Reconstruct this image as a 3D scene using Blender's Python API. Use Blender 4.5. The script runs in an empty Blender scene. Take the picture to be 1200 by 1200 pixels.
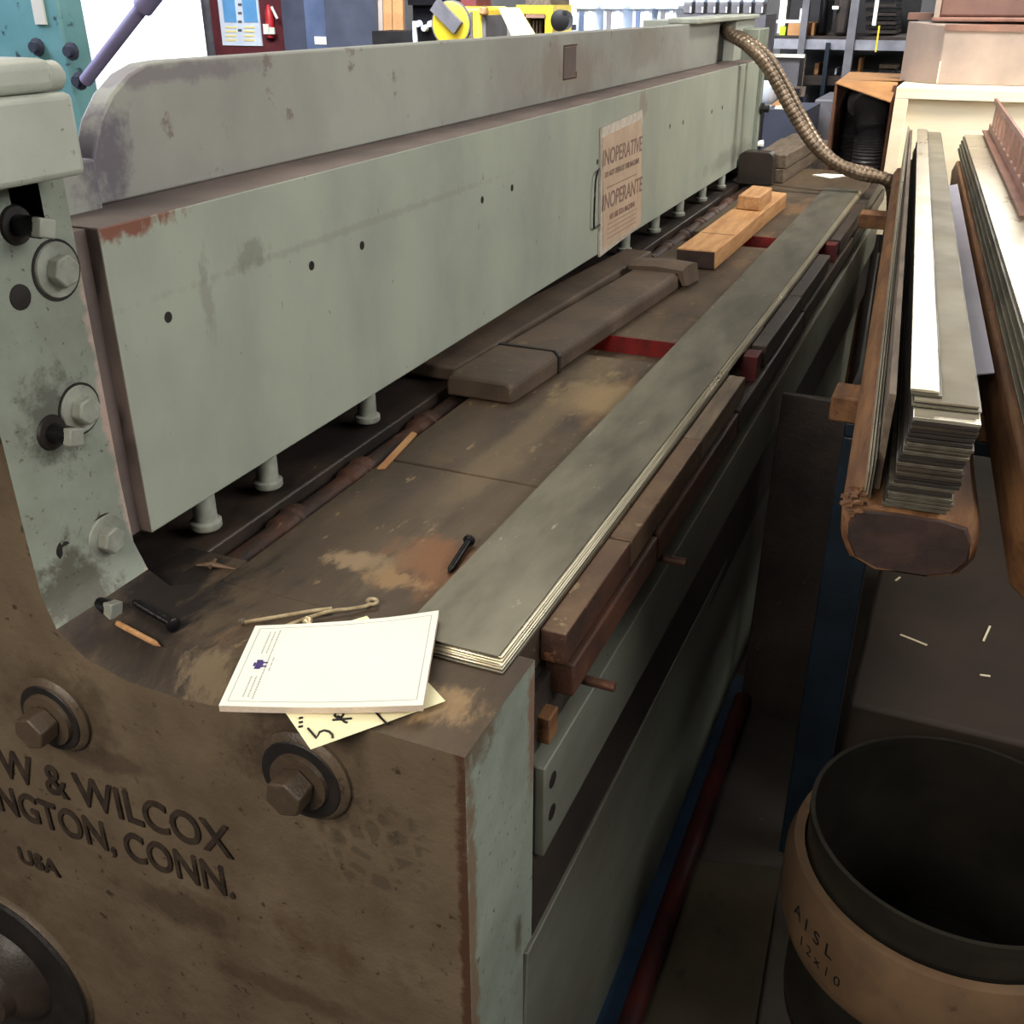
import bpy, bmesh, math, random
from mathutils import Vector, Matrix
random.seed(7)
D = bpy.data
COL = bpy.context.scene.collection
SC = bpy.context.scene
PI = math.pi
R = math.radians

# ------------------------------------------------------------------ camera
F_PX, CAMZ = 1205.0, 1.45
PITCH, YAW = math.atan(605 / 1205), math.atan(585 / 1348)
FW = Vector((-math.sin(YAW) * math.cos(PITCH), math.cos(YAW) * math.cos(PITCH), -math.sin(PITCH)))
RT = Vector((math.cos(YAW), math.sin(YAW), 0))
UP = RT.cross(FW)
cd = D.cameras.new('camera')
cam = D.objects.new('camera', cd)
COL.objects.link(cam)
cam.matrix_world = Matrix(((RT.x, UP.x, -FW.x, 0), (RT.y, UP.y, -FW.y, 0), (RT.z, UP.z, -FW.z, CAMZ), (0, 0, 0, 1)))
cd.sensor_width = 36
cd.lens = 36 * F_PX / 1200
cd.clip_start = .02
cd.clip_end = 200
cd.dof.use_dof = False
SC.camera = cam

# ------------------------------------------------------------------ world, sun, lights, exposure
wd = D.worlds.new('world')
SC.world = wd
wd.use_nodes = True
bg = wd.node_tree.nodes['Background']
bg.inputs[0].default_value = (.75, .86, 1.0, 1)
bg.inputs[1].default_value = 2.2


def area(name, loc, aim, sx, sy, power, col, spread=170):
    l = D.lights.new(name, 'AREA')
    l.shape = 'RECTANGLE'
    l.spread = R(spread)
    l.size, l.size_y, l.energy, l.color = sx, sy, power, col
    o = D.objects.new(name, l)
    COL.objects.link(o)
    o.location = loc
    o.rotation_euler = (Vector(aim) - Vector(loc)).to_track_quat('-Z', 'Y').to_euler()
    return o


sun = D.lights.new('sun', 'SUN')
sun.energy = 6.0
sun.angle = R(.6)
sun.color = (1, .95, .86)
so = D.objects.new('sun', sun)
COL.objects.link(so)
so.rotation_euler = (R(38), R(8), R(20))
area('ceiling_lamp_behind', (-.75, -1.25, 2.35), (-.6, .9, .5), 1.5, .8, 42, (1, .92, .82))
area('ceiling_lamp_over_shear', (-1.5, 2.4, 3.3), (-.7, 2.2, .8), 2.4, .8, 30, (1, .94, .82))
area('right_hand_fill', (2.7, 1.7, 2.9), (-.7, 1.6, .9), 3.4, 1.1, 78, (1, .98, .95))  # added fill from the right, lights the guard panel; no window modelled
area('crate_fill', (.7, 3.3, 3.8), (.25, 4.2, .9), .8, .8, 26, (1, .96, .88), 70)  # added fill aimed at the crate to brighten it; the ceiling is closed
area('far_window', (.35, 9.0, 2.9), (.1, 2.0, 1.0), 1.3, 1.1, 34, (1, .97, .90))
area('doorway_daylight', (-4.6, 2.2, 3.0), (-.9, 1.4, 1.2), 2.0, 1.6, 105, (.76, .81, 1))
area('background_fill', (-2.9, 4.3, 3.5), (-3.3, 7.4, 1.1), 4.0, 1.0, 170, (.90, .94, 1), 110)  # added fill for the front faces of the background things
SC.view_settings.view_transform = 'Standard'
SC.view_settings.look = 'None'
SC.view_settings.gamma = 1
SC.view_settings.use_curve_mapping = False
SC.view_settings.exposure = .45


# ------------------------------------------------------------------ helpers
def at(x, y, Y):
    """the point at depth Y whose direction from the viewpoint is that of the place (x, y) in the photograph"""
    d = FW * F_PX + RT * (x - 600) + UP * (600 - y)
    t = Y / d.y
    return Vector((d.x * t, Y, CAMZ + d.z * t))


def lin(c):
    return tuple(((v / 255) / 12.92 if v <= 10 else (((v / 255) + .055) / 1.055) ** 2.4) for v in c) + (1,)


def mat(name, c, c2=None, scale=6, amt=.5, rough=.6, metal=0, bump=.15, bscale=60, spots=None, sscale=40, sth=.62,
        stretch=(1, 1, 1), spec=.4, big=None, bth=.5, bigscale=3, r2=None, coat=0, patches=()):
    m = D.materials.new(name)
    m.use_nodes = True
    nt = m.node_tree
    N, L = nt.nodes, nt.links
    b = N['Principled BSDF']
    tc = N.new('ShaderNodeTexCoord')
    mp = N.new('ShaderNodeMapping')
    L.new(tc.outputs['Object'], mp.inputs[0])
    mp.inputs['Scale'].default_value = stretch
    vec = mp.outputs[0]

    def noise(sc, det=5, ro=.6):
        n = N.new('ShaderNodeTexNoise')
        L.new(vec, n.inputs['Vector'])
        n.inputs['Scale'].default_value = sc
        n.inputs['Detail'].default_value = det
        n.inputs['Roughness'].default_value = ro
        return n.outputs['Fac']

    def ramp(src, a, z):
        r = N.new('ShaderNodeMapRange')
        L.new(src, r.inputs['Value'])
        r.inputs['From Min'].default_value = a
        r.inputs['From Max'].default_value = z
        return r.outputs[0]

    def mix(f, a, z):
        x = N.new('ShaderNodeMix')
        x.data_type = 'RGBA'
        L.new(f, x.inputs[0])
        for s, v in ((6, a), (7, z)):
            if isinstance(v, tuple):
                x.inputs[s].default_value = v
            else:
                L.new(v, x.inputs[s])
        return x.outputs[2]

    c = lin(c)
    c2 = lin(c2) if c2 else tuple(v * .7 for v in c[:3]) + (1,)
    n1 = noise(scale)
    f = ramp(n1, .37, .63)
    out = mix(f, c, c2)
    if big:
        out = mix(ramp(noise(bigscale, 7, .65), bth, bth + .08), out, lin(big))
    if spots:
        out = mix(ramp(noise(sscale * 1.6, 7, .62), sth - .035, sth + .02), out, lin(spots))
    for (px_, py_, pz_), (rx, ry, rz), colr, vor in patches:
        vm = N.new('ShaderNodeVectorMath')
        vm.operation = 'SUBTRACT'
        L.new(tc.outputs['Object'], vm.inputs[0])
        vm.inputs[1].default_value = (px_ + .8, py_ - .64, pz_ - FZ)
        vs_ = N.new('ShaderNodeVectorMath')
        vs_.operation = 'DIVIDE'
        L.new(vm.outputs[0], vs_.inputs[0])
        vs_.inputs[1].default_value = (rx, ry, rz)
        ln_ = N.new('ShaderNodeVectorMath')
        ln_.operation = 'LENGTH'
        L.new(vs_.outputs[0], ln_.inputs[0])
        ad = N.new('ShaderNodeMath')
        ad.operation = 'MULTIPLY_ADD'
        L.new(noise(vor[0], 7, .7), ad.inputs[0])
        ad.inputs[1].default_value = 3.2
        L.new(ln_.outputs['Value'], ad.inputs[2])
        mk = ramp(ad.outputs[0], 2.75, 2.15 if vor[1] < 2 else 2.5)
        if vor[1] >= 2:
            vo = N.new('ShaderNodeTexVoronoi')
            vo.feature = 'DISTANCE_TO_EDGE'
            vo.inputs['Scale'].default_value = 46
            L.new(tc.outputs['Object'], vo.inputs['Vector'])
            mm = N.new('ShaderNodeMath')
            mm.operation = 'MULTIPLY'
            L.new(ramp(vo.outputs['Distance'], .12, .2), mm.inputs[0])
            L.new(mk, mm.inputs[1])
            mk = mm.outputs[0]
        mu = N.new('ShaderNodeMath')
        mu.operation = 'MULTIPLY'
        mu.inputs[1].default_value = vor[1] if vor[1] <= 1 else .6
        L.new(mk, mu.inputs[0])
        out = mix(mu.outputs[0], out, lin(colr))
    L.new(out, b.inputs['Base Color'])
    b.inputs['Metallic'].default_value = metal
    b.inputs['Specular IOR Level'].default_value = spec
    b.inputs['Coat Weight'].default_value = coat
    if r2 is not None:
        mr = N.new('ShaderNodeMapRange')
        L.new(noise(scale * 1.7), mr.inputs[0])
        mr.inputs[1].default_value = .35
        mr.inputs[2].default_value = .65
        mr.inputs[3].default_value = rough
        mr.inputs[4].default_value = r2
        L.new(mr.outputs[0], b.inputs['Roughness'])
    else:
        b.inputs['Roughness'].default_value = rough
    if bump:
        bp = N.new('ShaderNodeBump')
        bp.inputs['Strength'].default_value = bump
        bp.inputs['Distance'].default_value = .004
        L.new(noise(bscale, 6, .7), bp.inputs['Height'])
        L.new(bp.outputs[0], b.inputs['Normal'])
    return m


class MB:
    """collects shapes and links them as one mesh object"""

    def __init__(s):
        s.bm = bmesh.new()
        s.mi = 0

    def face(s, vs):
        try:
            f = s.bm.faces.new(vs)
            f.material_index = s.mi
            return f
        except ValueError:
            return None

    def box(s, x0, x1, y0, y1, z0, z1, M=None):
        vs = [s.bm.verts.new((M @ Vector(p)) if M else p) for p in
              [(x0, y0, z0), (x1, y0, z0), (x1, y1, z0), (x0, y1, z0), (x0, y0, z1), (x1, y0, z1), (x1, y1, z1), (x0, y1, z1)]]
        for q in ((0, 3, 2, 1), (4, 5, 6, 7), (0, 1, 5, 4), (1, 2, 6, 5), (2, 3, 7, 6), (3, 0, 4, 7)):
            s.face([vs[i] for i in q])
        return s

    def hexa(s, pts):
        vs = [s.bm.verts.new(p) for p in pts]
        for q in ((0, 3, 2, 1), (4, 5, 6, 7), (0, 1, 5, 4), (1, 2, 6, 5), (2, 3, 7, 6), (3, 0, 4, 7)):
            s.face([vs[i] for i in q])
        return s

    def loft(s, rings, cap=True, closed=True):
        rs = [[s.bm.verts.new(p) for p in r] for r in rings]
        n = len(rs[0])
        for a, b in zip(rs, rs[1:]):
            for i in range(n if closed else n - 1):
                j = (i + 1) % n
                s.face([a[i], a[j], b[j], b[i]])
        if cap:
            s.face(rs[0][::-1])
            s.face(rs[-1])
        return s

    def cyl(s, p0, p1, r0, r1=None, n=20, cap=True, rot=0):
        p0, p1 = Vector(p0), Vector(p1)
        r1 = r0 if r1 is None else r1
        q = (p1 - p0).to_track_quat('Z', 'Y')
        rings = [[p + q @ Vector((r * math.cos(2 * PI * i / n + rot), r * math.sin(2 * PI * i / n + rot), 0)) for i in range(n)]
                 for p, r in ((p0, r0), (p1, r1))]
        return s.loft(rings, cap)

    def lathe(s, c, axis, prof, n=32, rot=0):
        c = Vector(c)
        q = Vector(axis).to_track_quat('Z', 'Y')
        rings = [[c + q @ Vector((r * math.cos(2 * PI * i / n + rot), r * math.sin(2 * PI * i / n + rot), h)) for i in range(n)]
                 for r, h in prof]
        return s.loft(rings, True)

    def tube(s, pts, r, n=10, rf=None):
        pts = [Vector(p) for p in pts]
        rings = []
        up = Vector((0, 0, 1))
        for i, p in enumerate(pts):
            t = (pts[min(i + 1, len(pts) - 1)] - pts[max(i - 1, 0)]).normalized()
            a = t.cross(up)
            if a.length < .05:
                a = t.cross(Vector((1, 0, 0)))
            a.normalize()
            b = a.cross(t)
            rr = rf(i) if rf else r
            rings.append([p + (a * math.cos(2 * PI * k / n) + b * math.sin(2 * PI * k / n)) * rr for k in range(n)])
        return s.loft(rings)

    def build(s, name, m, parent=None, bevel=0, smooth=False, seg=2, origin=None):
        bmesh.ops.recalc_face_normals(s.bm, faces=s.bm.faces)
        me = D.meshes.new(name)
        ms = m if isinstance(m, (list, tuple)) else [m]
        if parent is not None:
            off = parent.matrix_world.translation.copy()
            p = parent
            off = Vector((0, 0, 0))
            while p is not None:
                off += p.location
                p = p.parent
        elif origin is not None:
            off = Vector(origin)
        else:
            v = [x.co for x in s.bm.verts]
            off = Vector((sum(c.x for c in v) / len(v), sum(c.y for c in v) / len(v), min(c.z for c in v)))
        for v in s.bm.verts:
            v.co -= off
        s.bm.to_mesh(me)
        s.bm.free()
        o = D.objects.new(name, me)
        COL.objects.link(o)
        for x in ms:
            me.materials.append(x)
        if parent is not None:
            o.parent = parent
        else:
            o.location = off
        if bevel:
            md = o.modifiers.new('bevel', 'BEVEL')
            md.width = bevel
            md.segments = seg
            md.limit_method = 'ANGLE'
            md.angle_limit = R(35)
            smooth = True
        if smooth:
            for f in me.polygons:
                f.use_smooth = True
            for e in me.edges:
                pass
            me.set_sharp_from_angle(angle=R(38))
        return o


def tag(o, label, cat, group=None):
    o['label'] = label
    o['category'] = cat
    if group:
        o['group'] = group
    return o


def struct(o):
    o['kind'] = 'structure'
    return o


def thing(name, loc, label, cat, group=None):
    o = D.objects.new(name, None)
    COL.objects.link(o)
    o.location = loc
    o.empty_display_size = .05
    return tag(o, label, cat, group)


def text(name, body, size, M, m, parent=None, ext=.0004, align='CENTER', bold=0):
    cu = D.curves.new(name, 'FONT')
    cu.body = body
    cu.size = size
    cu.extrude = ext
    cu.offset = bold
    cu.align_x = align
    cu.align_y = 'BOTTOM_BASELINE'
    tmp = D.objects.new(name + '_t', cu)
    COL.objects.link(tmp)
    dg = bpy.context.evaluated_depsgraph_get()
    me = D.meshes.new_from_object(tmp.evaluated_get(dg))
    D.objects.remove(tmp)
    me.transform(M)
    off = Vector((0, 0, 0))
    p = parent
    while p is not None:
        off += p.location
        p = p.parent
    me.transform(Matrix.Translation(-off))
    me.materials.clear()
    me.materials.append(m)
    o = D.objects.new(name, me)
    COL.objects.link(o)
    o.parent = parent
    return o


def catmull(pts, k=10):
    pts = [Vector(p) for p in pts]
    P = [pts[0] * 2 - pts[1]] + pts + [pts[-1] * 2 - pts[-2]]
    out = []
    for i in range(1, len(P) - 2):
        a, b, c, d = P[i - 1:i + 3]
        for j in range(k):
            t = j / k
            out.append(.5 * ((2 * b) + (c - a) * t + (2 * a - 5 * b + 4 * c - d) * t * t + (3 * b - a - 3 * c + d) * t ** 3))
    return out + [pts[-1]]


# ------------------------------------------------------------------ materials
FZ = -.12
GREEN = mat('worn_green_paint', (160, 166, 150), (146, 152, 140), 5, .6, .48, 0, .12, 90, (112, 110, 98), 40, .70, (1, 1, .6), .35,
            patches=[((-.785, .81, 1.243), (.05, .10, .014), (120, 66, 48), (60, .9)), ((-.785, 1.3, 1.16), (.1, .5, .006), (124, 124, 112), (60, .3)), ((-.785, .93, 1.14), (.1, .012, .05), (112, 112, 102), (60, .4)),
                     ((-.785, 1.02, 1.17), (.1, .03, .018), (104, 102, 94), (90, .45)), ((-.785, 2.62, 1.21), (.1, .04, .03), (128, 112, 100), (30, .6)), ((-.785, 3.7, .96), (.1, .4, .03), (120, 120, 108), (20, .6))])
GREEN_END = mat('green_paint_grimy', (138, 146, 133), (122, 128, 115), 9, .8, .5, 0, .3, 70, (90, 84, 70), 60, .655,
                patches=[((-.80, .67, .89), (.06, .05, .05), (66, 60, 50), (40, .8)), ((-.80, .70, 1.07), (.1, .04, .05), (70, 68, 62), (60, .7)), ((-.80, .77, 1.05), (.1, .012, .2), (186, 160, 148), (30, .8)),
                         ((-.322, .645, .6), (.1, .012, .35), (112, 88, 64), (40, .8)), ((-.322, .66, .85), (.1, .06, .03), (92, 76, 56), (30, .8)), ((-.322, .795, .78), (.1, .012, .10), (120, 84, 66), (40, .8)), ((-.322, .76, .50), (.1, .012, .03), (84, 80, 62), (30, .8))])
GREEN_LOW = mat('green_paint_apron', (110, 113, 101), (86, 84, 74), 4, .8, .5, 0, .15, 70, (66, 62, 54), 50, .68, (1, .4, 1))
BOARDG = mat('pale_green_board_paint', (156, 158, 148), (140, 139, 132), 3.2, .8, .5, 0, .1, 70, (122, 114, 108), 14, .66,
             patches=[((-.872, .885, 1.30), (.1, .05, .07), (96, 88, 100), (16, .85)), ((-.872, 1.0, 1.37), (.1, .16, .012), (116, 108, 112), (16, .7)), ((-.872, 2.33, 1.30), (.1, .22, .07), (126, 116, 104), (9, .7)),
                      ((-.872, 2.9, 1.33), (.1, .2, .05), (128, 124, 112), (9, .6))])
CAPG = mat('pale_green_cap_paint', (176, 180, 168), (160, 164, 152), 5, .6, .45, 0, .25, 90, (120, 112, 104), 60, .7)
BROWNF = mat('oily_brown_casting', (106, 92, 74), (88, 75, 60), 7, .7, .5, 0, .45, 55, (60, 49, 38), 38, .66, big=(84, 68, 52), bth=.57, bigscale=4, r2=.35,
             patches=[((-.43, .637, .70), (.06, .1, .055), (70, 62, 50), (20, 2)), ((-.70, .637, .50), (.12, .1, .03), (60, 48, 38), (14, .7)), ((-.56, .637, .43), (.09, .1, .02), (66, 52, 40), (14, .6)),
                      ((-.78, .637, .70), (.09, .1, .015), (62, 50, 40), (18, .6)), ((-.50, .637, .775), (.075, .1, .07), (52, 42, 33), (16, .7)), ((-.82, .637, .75), (.07, .1, .065), (58, 47, 37), (16, .6)),
                      ((-1.03, .637, .25), (.10, .1, .10), (44, 38, 32), (12, .8)), ((-.325, .637, .6), (.008, .1, .4), (70, 44, 32), (30, .9)), ((-.42, .637, .40), (.02, .1, .012), (60, 42, 32), (40, .8))])
GRIME = mat('black_grime', (38, 33, 30), (26, 23, 22), 20, .6, .5, 0, .3, 80)
LETTER = mat('letter_grime', (58, 48, 38), (40, 33, 28), 60, .6, .5, 0, .3, 80)
TABLE = mat('greasy_brown_steel', (86, 72, 56), (62, 51, 41), 5, .8, .50, .0, .35, 50, (124, 104, 76), 24, .67, (1.6, .6, 1), .3, big=(104, 80, 56), bth=.58, bigscale=4.5, r2=.6,
            patches=[((-.77, .77, .85), (.13, .12, .1), (30, 26, 25), (14, .95)), ((-.50, .93, .85), (.07, .07, .1), (126, 84, 54), (14, .7)), ((-.585, .905, .85), (.045, .025, .1), (142, 120, 92), (30, .8)),
                     ((-.53, .885, .85), (.04, .02, .1), (142, 112, 76), (40, .8)), ((-.385, .70, .85), (.05, .03, .1), (150, 124, 90), (30, .7)), ((-.50, 1.55, .85), (.10, .10, .1), (136, 116, 84), (18, .7)),
                     ((-.70, .66, .83), (.10, .04, .1), (44, 37, 32), (20, .8)), ((-.56, 1.4, .85), (.03, .5, .1), (112, 96, 72), (8, .5)), ((-.62, .66, .85), (.03, .03, .1), (120, 104, 80), (50, .7))])
TABLE_DK = mat('greasy_dark_steel', (58, 48, 41), (36, 31, 29), 6, .8, .45, 0, .4, 50, (90, 78, 62), 40, .7)
RUST = mat('rusty_steel', (92, 58, 42), (56, 40, 33), 14, .8, .6, .2, .5, 90, (120, 80, 56), 30, .66, (1, .5, 1))
PALEW = mat('pale_wire', (196, 180, 146), (150, 130, 98), 60, .6, .4, .5, 0)
RODM = mat('dark_rusty_rod', (78, 52, 40), (44, 34, 30), 18, .9, .5, .2, .5, 90, (120, 92, 72), 30, .66, (1, .5, 1))
RUSTLT = mat('light_rusty_edge', (108, 86, 64), (80, 60, 46), 12, .8, .5, .2, .4, 90, (134, 116, 88), 30, .66)
PURPLE = mat('dull_primer_ledge', (112, 98, 92), (92, 80, 76), 9, .7, .6, 0, .2, 60)
RED = mat('red_paint', (132, 26, 24), (88, 18, 18), 20, .6, .5, 0, .2)
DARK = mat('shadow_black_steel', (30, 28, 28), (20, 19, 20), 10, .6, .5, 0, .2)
BAND = mat('oily_and_shaded_steel', (52, 45, 40), (38, 34, 32), 8, .6, .5, 0, .2)  # oily steel; on the band below the apron its darkness is painted shade
NAVY = mat('navy_painted_steel', (20, 34, 46), (14, 24, 34), 10, .6, .45, 0, .2)
BLUE = mat('blue_painted_steel', (44, 70, 98), (34, 54, 78), 10, .6, .45, 0, .2)
STEEL = mat('milled_steel_sheet', (128, 124, 110), (98, 95, 84), 7, .9, .40, .7, .05, 120, (166, 162, 146), 20, .68, (1.6, .5, 1), r2=.55)
STEELE = mat('steel_sheet_end', (112, 106, 92), (84, 78, 68), 40, .8, .5, .6, .2, 160)
TANSTEEL = mat('dull_tan_steel', (150, 142, 122), (130, 122, 104), 6, .8, .5, .5, 0, r2=.6)
BRIGHT = mat('bright_galvanised_steel', (220, 212, 190), (204, 196, 174), 5, .6, .26, .8, 0, r2=.4)
BOLT = mat('painted_bolt', (150, 154, 142), (120, 122, 112), 30, .6, .45, 0, .2)
BLKBOLT = mat('black_bolt_steel', (32, 30, 32), (20, 20, 22), 60, .6, .35, .5, .2)
WOODO = mat('pine_orange', (188, 144, 98), (158, 112, 70), 9, .9, .6, 0, .3, 60, (120, 78, 50), 14, .70, (6, .8, 6))
WOODEND = mat('dark_end_grain', (62, 44, 38), (44, 32, 30), 30, .7, .7, 0, .3)
WOODG = mat('grey_weathered_timber', (112, 98, 82), (84, 72, 60), 12, .9, .7, 0, .4, 60, (56, 48, 42), 20, .68, (5, .7, 5))
WOODB = mat('brown_beam_wood', (128, 90, 56), (92, 60, 38), 8, .9, .6, 0, .5, 50, (64, 42, 28), 18, .66, (5, .6, 5))
WOODP = mat('pale_plywood', (242, 230, 204), (232, 216, 184), 4, .9, .6, 0, .15, 40, (206, 172, 126), 14, .7, (.7, 1, 5))
LEATH = mat('dusty_brown_wrap', (88, 72, 58), (66, 54, 44), 8, .8, .65, 0, .4, 60, (104, 88, 70), 22, .68)
PAPER = mat('white_paper', (244, 242, 228), (240, 238, 222), 4, .4, .6, 0, 0)
PAPEREDGE = mat('paper_edge', (214, 196, 176), (188, 172, 156), 200, .8, .7, 0, .2, 300, stretch=(1, 1, 12))
YEL = mat('pale_yellow_card', (242, 236, 196), (238, 230, 186), 4, .4, .6, 0, 0)
INK = mat('black_marker_ink', (22, 20, 20), (16, 14, 14), 4, .4, .5, 0, 0)
LINE = mat('grey_print', (186, 188, 186), (170, 172, 170), 4, .4, .6, 0, 0)
PURINK = mat('purple_print', (70, 50, 120), (60, 44, 104), 4, .4, .6, 0, 0)
POSTER = mat('aged_notice_paper', (196, 172, 148), (182, 158, 134), 20, .6, .5, 0, .1)
POSTTXT = mat('faded_notice_print', (120, 98, 90), (130, 108, 98), 30, .6, .5, 0, 0)
CLEAR = mat('cloudy_plastic_film', (206, 196, 182), (186, 176, 164), 60, .8, .2, 0, .4, 60)
CONDM = mat('flexible_metal_conduit', (128, 112, 94), (96, 82, 70), 30, .7, .38, .6, .1)
CARD = mat('cardboard', (176, 130, 84), (158, 114, 74), 12, .6, .8, 0, .15)
CARDD = mat('cardboard_inside', (112, 76, 56), (94, 64, 50), 12, .6, .8, 0, .15)
DUCT = mat('black_ribbed_hose', (96, 94, 100), (80, 78, 84), 12, .6, .3, .3, .1)
PINKC = mat('pinkish_grey_carton', (168, 150, 138), (148, 134, 124), 5, .7, .7, 0, .1, 60, (140, 112, 100), 12, .72)
PINKT = mat('pink_brown_tray', (150, 112, 98), (126, 96, 84), 7, .8, .5, 0, .2)
TEAL = mat('teal_machine_paint', (130, 184, 186), (112, 168, 170), 4, .7, .45, 0, .15, 60, (70, 90, 100), 10, .66)
DRED = mat('dark_red_paint', (86, 18, 20), (60, 14, 16), 20, .6, .5, 0, .2)
GREYP = mat('grey_painted_steel', (110, 108, 112), (92, 90, 94), 8, .6, .5, 0, .1)
WHITEP = mat('white_plastic', (226, 234, 244), (214, 222, 234), 8, .6, .45, 0, 0)
MAROON = mat('maroon_board', (104, 46, 50), (86, 38, 42), 8, .6, .6, 0, .1)
SLATE = mat('slate_blue_cabinet', (74, 78, 92), (64, 67, 80), 5, .6, .5, 0, .05)
LAV = mat('lavender_grey_paint', (150, 142, 176), (136, 130, 162), 5, .6, .5, 0, .05)
SLATEL = mat('lighter_slate_cabinet', (92, 104, 132), (80, 92, 120), 5, .6, .5, 0, .05)
REDE = mat('extinguisher_red', (208, 52, 56), (190, 44, 48), 12, .6, .4, 0, .05)
YELM = mat('yellow_machine_paint', (238, 208, 62), (222, 190, 50), 6, .6, .4, 0, .05)
CREAM = mat('pale_yellow_panel', (248, 240, 178), (240, 230, 160), 6, .6, .4, 0, .05)
LIME = mat('lime_plastic', (190, 214, 50), (170, 196, 44), 6, .6, .4, 0, .05)
FLOORM = mat('grimy_concrete', (70, 64, 58), (50, 46, 42), 3, .8, .7, 0, .3, 40, (90, 84, 76), 30, .7)
YARD = mat('pale_concrete_yard', (226, 224, 220), (214, 212, 208), 2, .6, .8, 0, .1)
WALLM = mat('grey_workshop_wall', (120, 118, 116), (104, 102, 100), 2, .6, .8, 0, .1)
OLIVE = mat('olive_brown_plywood', (66, 58, 44), (48, 42, 33), 6, .9, .6, 0, .2, 40, (44, 38, 32), 12, .66)
BRCARD = mat('brown_board_top', (56, 45, 37), (44, 36, 30), 4, .8, .7, 0, .2, 40, (120, 100, 80), 60, .74)
DRUMOUT = mat('tan_hoop', (112, 88, 64), (88, 68, 50), 8, .8, .6, 0, .2, 50, (80, 60, 46), 20, .7, (1, 1, 1))
DRUMIN = mat('dark_sheet_metal_ring', (56, 53, 46), (42, 40, 36), 6, .7, .38, .5, .1)

# ------------------------------------------------------------------ setting
FZ = -.12
struct(MB().box(-12.4, 3.4, -3.4, 10.2, FZ - .1, FZ).build('floor', FLOORM))
struct(MB().box(-60, 60, 10.21, 160, FZ - .12, FZ - .01).build('ground', YARD))
struct(MB().box(-12.4, 3.4, -3.4, 10.2, 4.2, 4.3).build('ceiling', WALLM))
struct(MB().box(-12.4, -12.2, -3.4, 10.0, FZ, 4.2).build('wall_left', WALLM))
struct(MB().box(3.2, 3.4, -3.4, 10.0, FZ, 4.2).build('wall_right', WALLM))
struct(MB().box(-12.2, 3.2, -3.4, -3.2, FZ, 4.2).build('wall_front', WALLM))
w = MB()
w.box(-12.2, 3.2, 10.0, 10.2, 3.2, 4.2)
w.box(-7.85, -4.15, 10.0, 10.2, FZ, 3.2)
w.box(-2.45, 3.2, 10.0, 10.2, FZ, 3.2)
struct(w.build('wall_back', WALLM))

# ------------------------------------------------------------------ the metal shear
shear = thing('metal_shear', (-.8, .64, FZ), 'long green painted sheet metal shear with greasy brown table and cast end frame', 'machine')
TX = -.322      # front edge of the table and the end frame
TZ = .85

# near end frame: brown outer face, green inner edge, greasy table-level top
A = [(TX, TZ), (-.42, TZ), (-.50, .842), (-.57, .825), (-.64, .819), (-.71, .821), (-.76, .835), (-.792, .862), (-.803, .90), (-.805, .98), (-.806, 1.07),
     (-.815, 1.18), (-.82, 1.30)]
B = [(TX, TZ), (-.42, TZ), (-.50, TZ), (-.57, TZ), (-.64, TZ), (-.71, TZ), (-.755, .853), (-.783, .868), (-.797, .90), (-.80, .98), (-.80, 1.07),
     (-.80, 1.18), (-.80, 1.30)]
A2 = [(x, z - .0) for x, z in A]
fr = bmesh.new()
TAIL = [(-1.45, 1.30), (-1.45, FZ), (TX, FZ)]
rings = [[(x, .637, z) for x, z in A + TAIL], [(x, .672, z) for x, z in B + TAIL], [(x, .766 if x < -.74 else .80, z) for x, z in B + TAIL]]
f = MB()
f.loft(rings)
bmesh.ops.recalc_face_normals(f.bm, faces=f.bm.faces)
for q in f.bm.faces:
    n, c = q.normal, q.calc_center_median()
    if n.y < -.8:
        q.material_index = 0
    elif n.z > .6 and c.z > .8:
        q.material_index = 2
    elif c.z < .858 and c.x < -.45:
        q.material_index = 3
    else:
        q.material_index = 1
end = f.build('end_frame', [BROWNF, GREEN_END, TABLE, TABLE_DK], shear, smooth=True)


def face_bolt(x, z, big, small, name='frame_bolt'):
    b = MB()
    b.lathe((x, .637, z), (0, -1, 0), [(big, -.005), (big, .004), (big * .9, .009), (big * .80, .010)], 36)
    o = b.build(name, BROWNF, shear, smooth=True)
    w_ = MB().lathe((x, .627, z), (0, -1, 0), [(small * 1.55, -.001), (small * 1.5, .006)], 28).build('washer', BROWNF, o, smooth=True)
    h = MB().cyl((x, .621, z), (x, .596, z), small, n=6, rot=.3).build('bolt_head', BROWNF, o, bevel=.002)
    gr = MB().lathe((x, .6265, z), (0, -1, 0), [(big * .86, -.0005), (big * .84, .0008)], 36).build('grime_ring', GRIME, o)
    return o


face_bolt(-.822, .745, .048, .021)
face_bolt(-.495, .772, .052, .021)
b = MB()
b.lathe((-1.033, .637, .246), (0, -1, 0), [(.142, -.004), (.142, .003), (.137, .010), (.120, .012)], 48)
hub = b.build('pivot_boss', BROWNF, shear, smooth=True)
MB().lathe((-1.033, .628, .246), (0, -1, 0), [(.141, .0), (.1395, .0045), ], 48).build('boss_groove', GRIME, hub)
MB().lathe((-1.033, .625, .246), (0, -1, 0), [(.085, -.002), (.078, .012), (.05, .03), (.045, .045)], 32).build('hub', TABLE_DK, hub, smooth=True)

# cast lettering on the brown face (its plane is x-z at y=.637)
MF = Matrix.Rotation(PI / 2, 4, 'X')


def cast(body, size, x, z, slant=0):
    M = Matrix.Translation((x, .6365, z)) @ MF @ Matrix.Diagonal((slant, 1, 1, 1))
    text('cast_lettering', body, size, M, LETTER, shear, .0022, 'RIGHT', .0006)


cast('PECK,STOW & WILCOX', .064, -.604, .618, .84)
cast('SOUTHINGTON, CONN.', .062, -.608, .556, .76)
cast('USA', .036, -.886, .474, 1)

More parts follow.
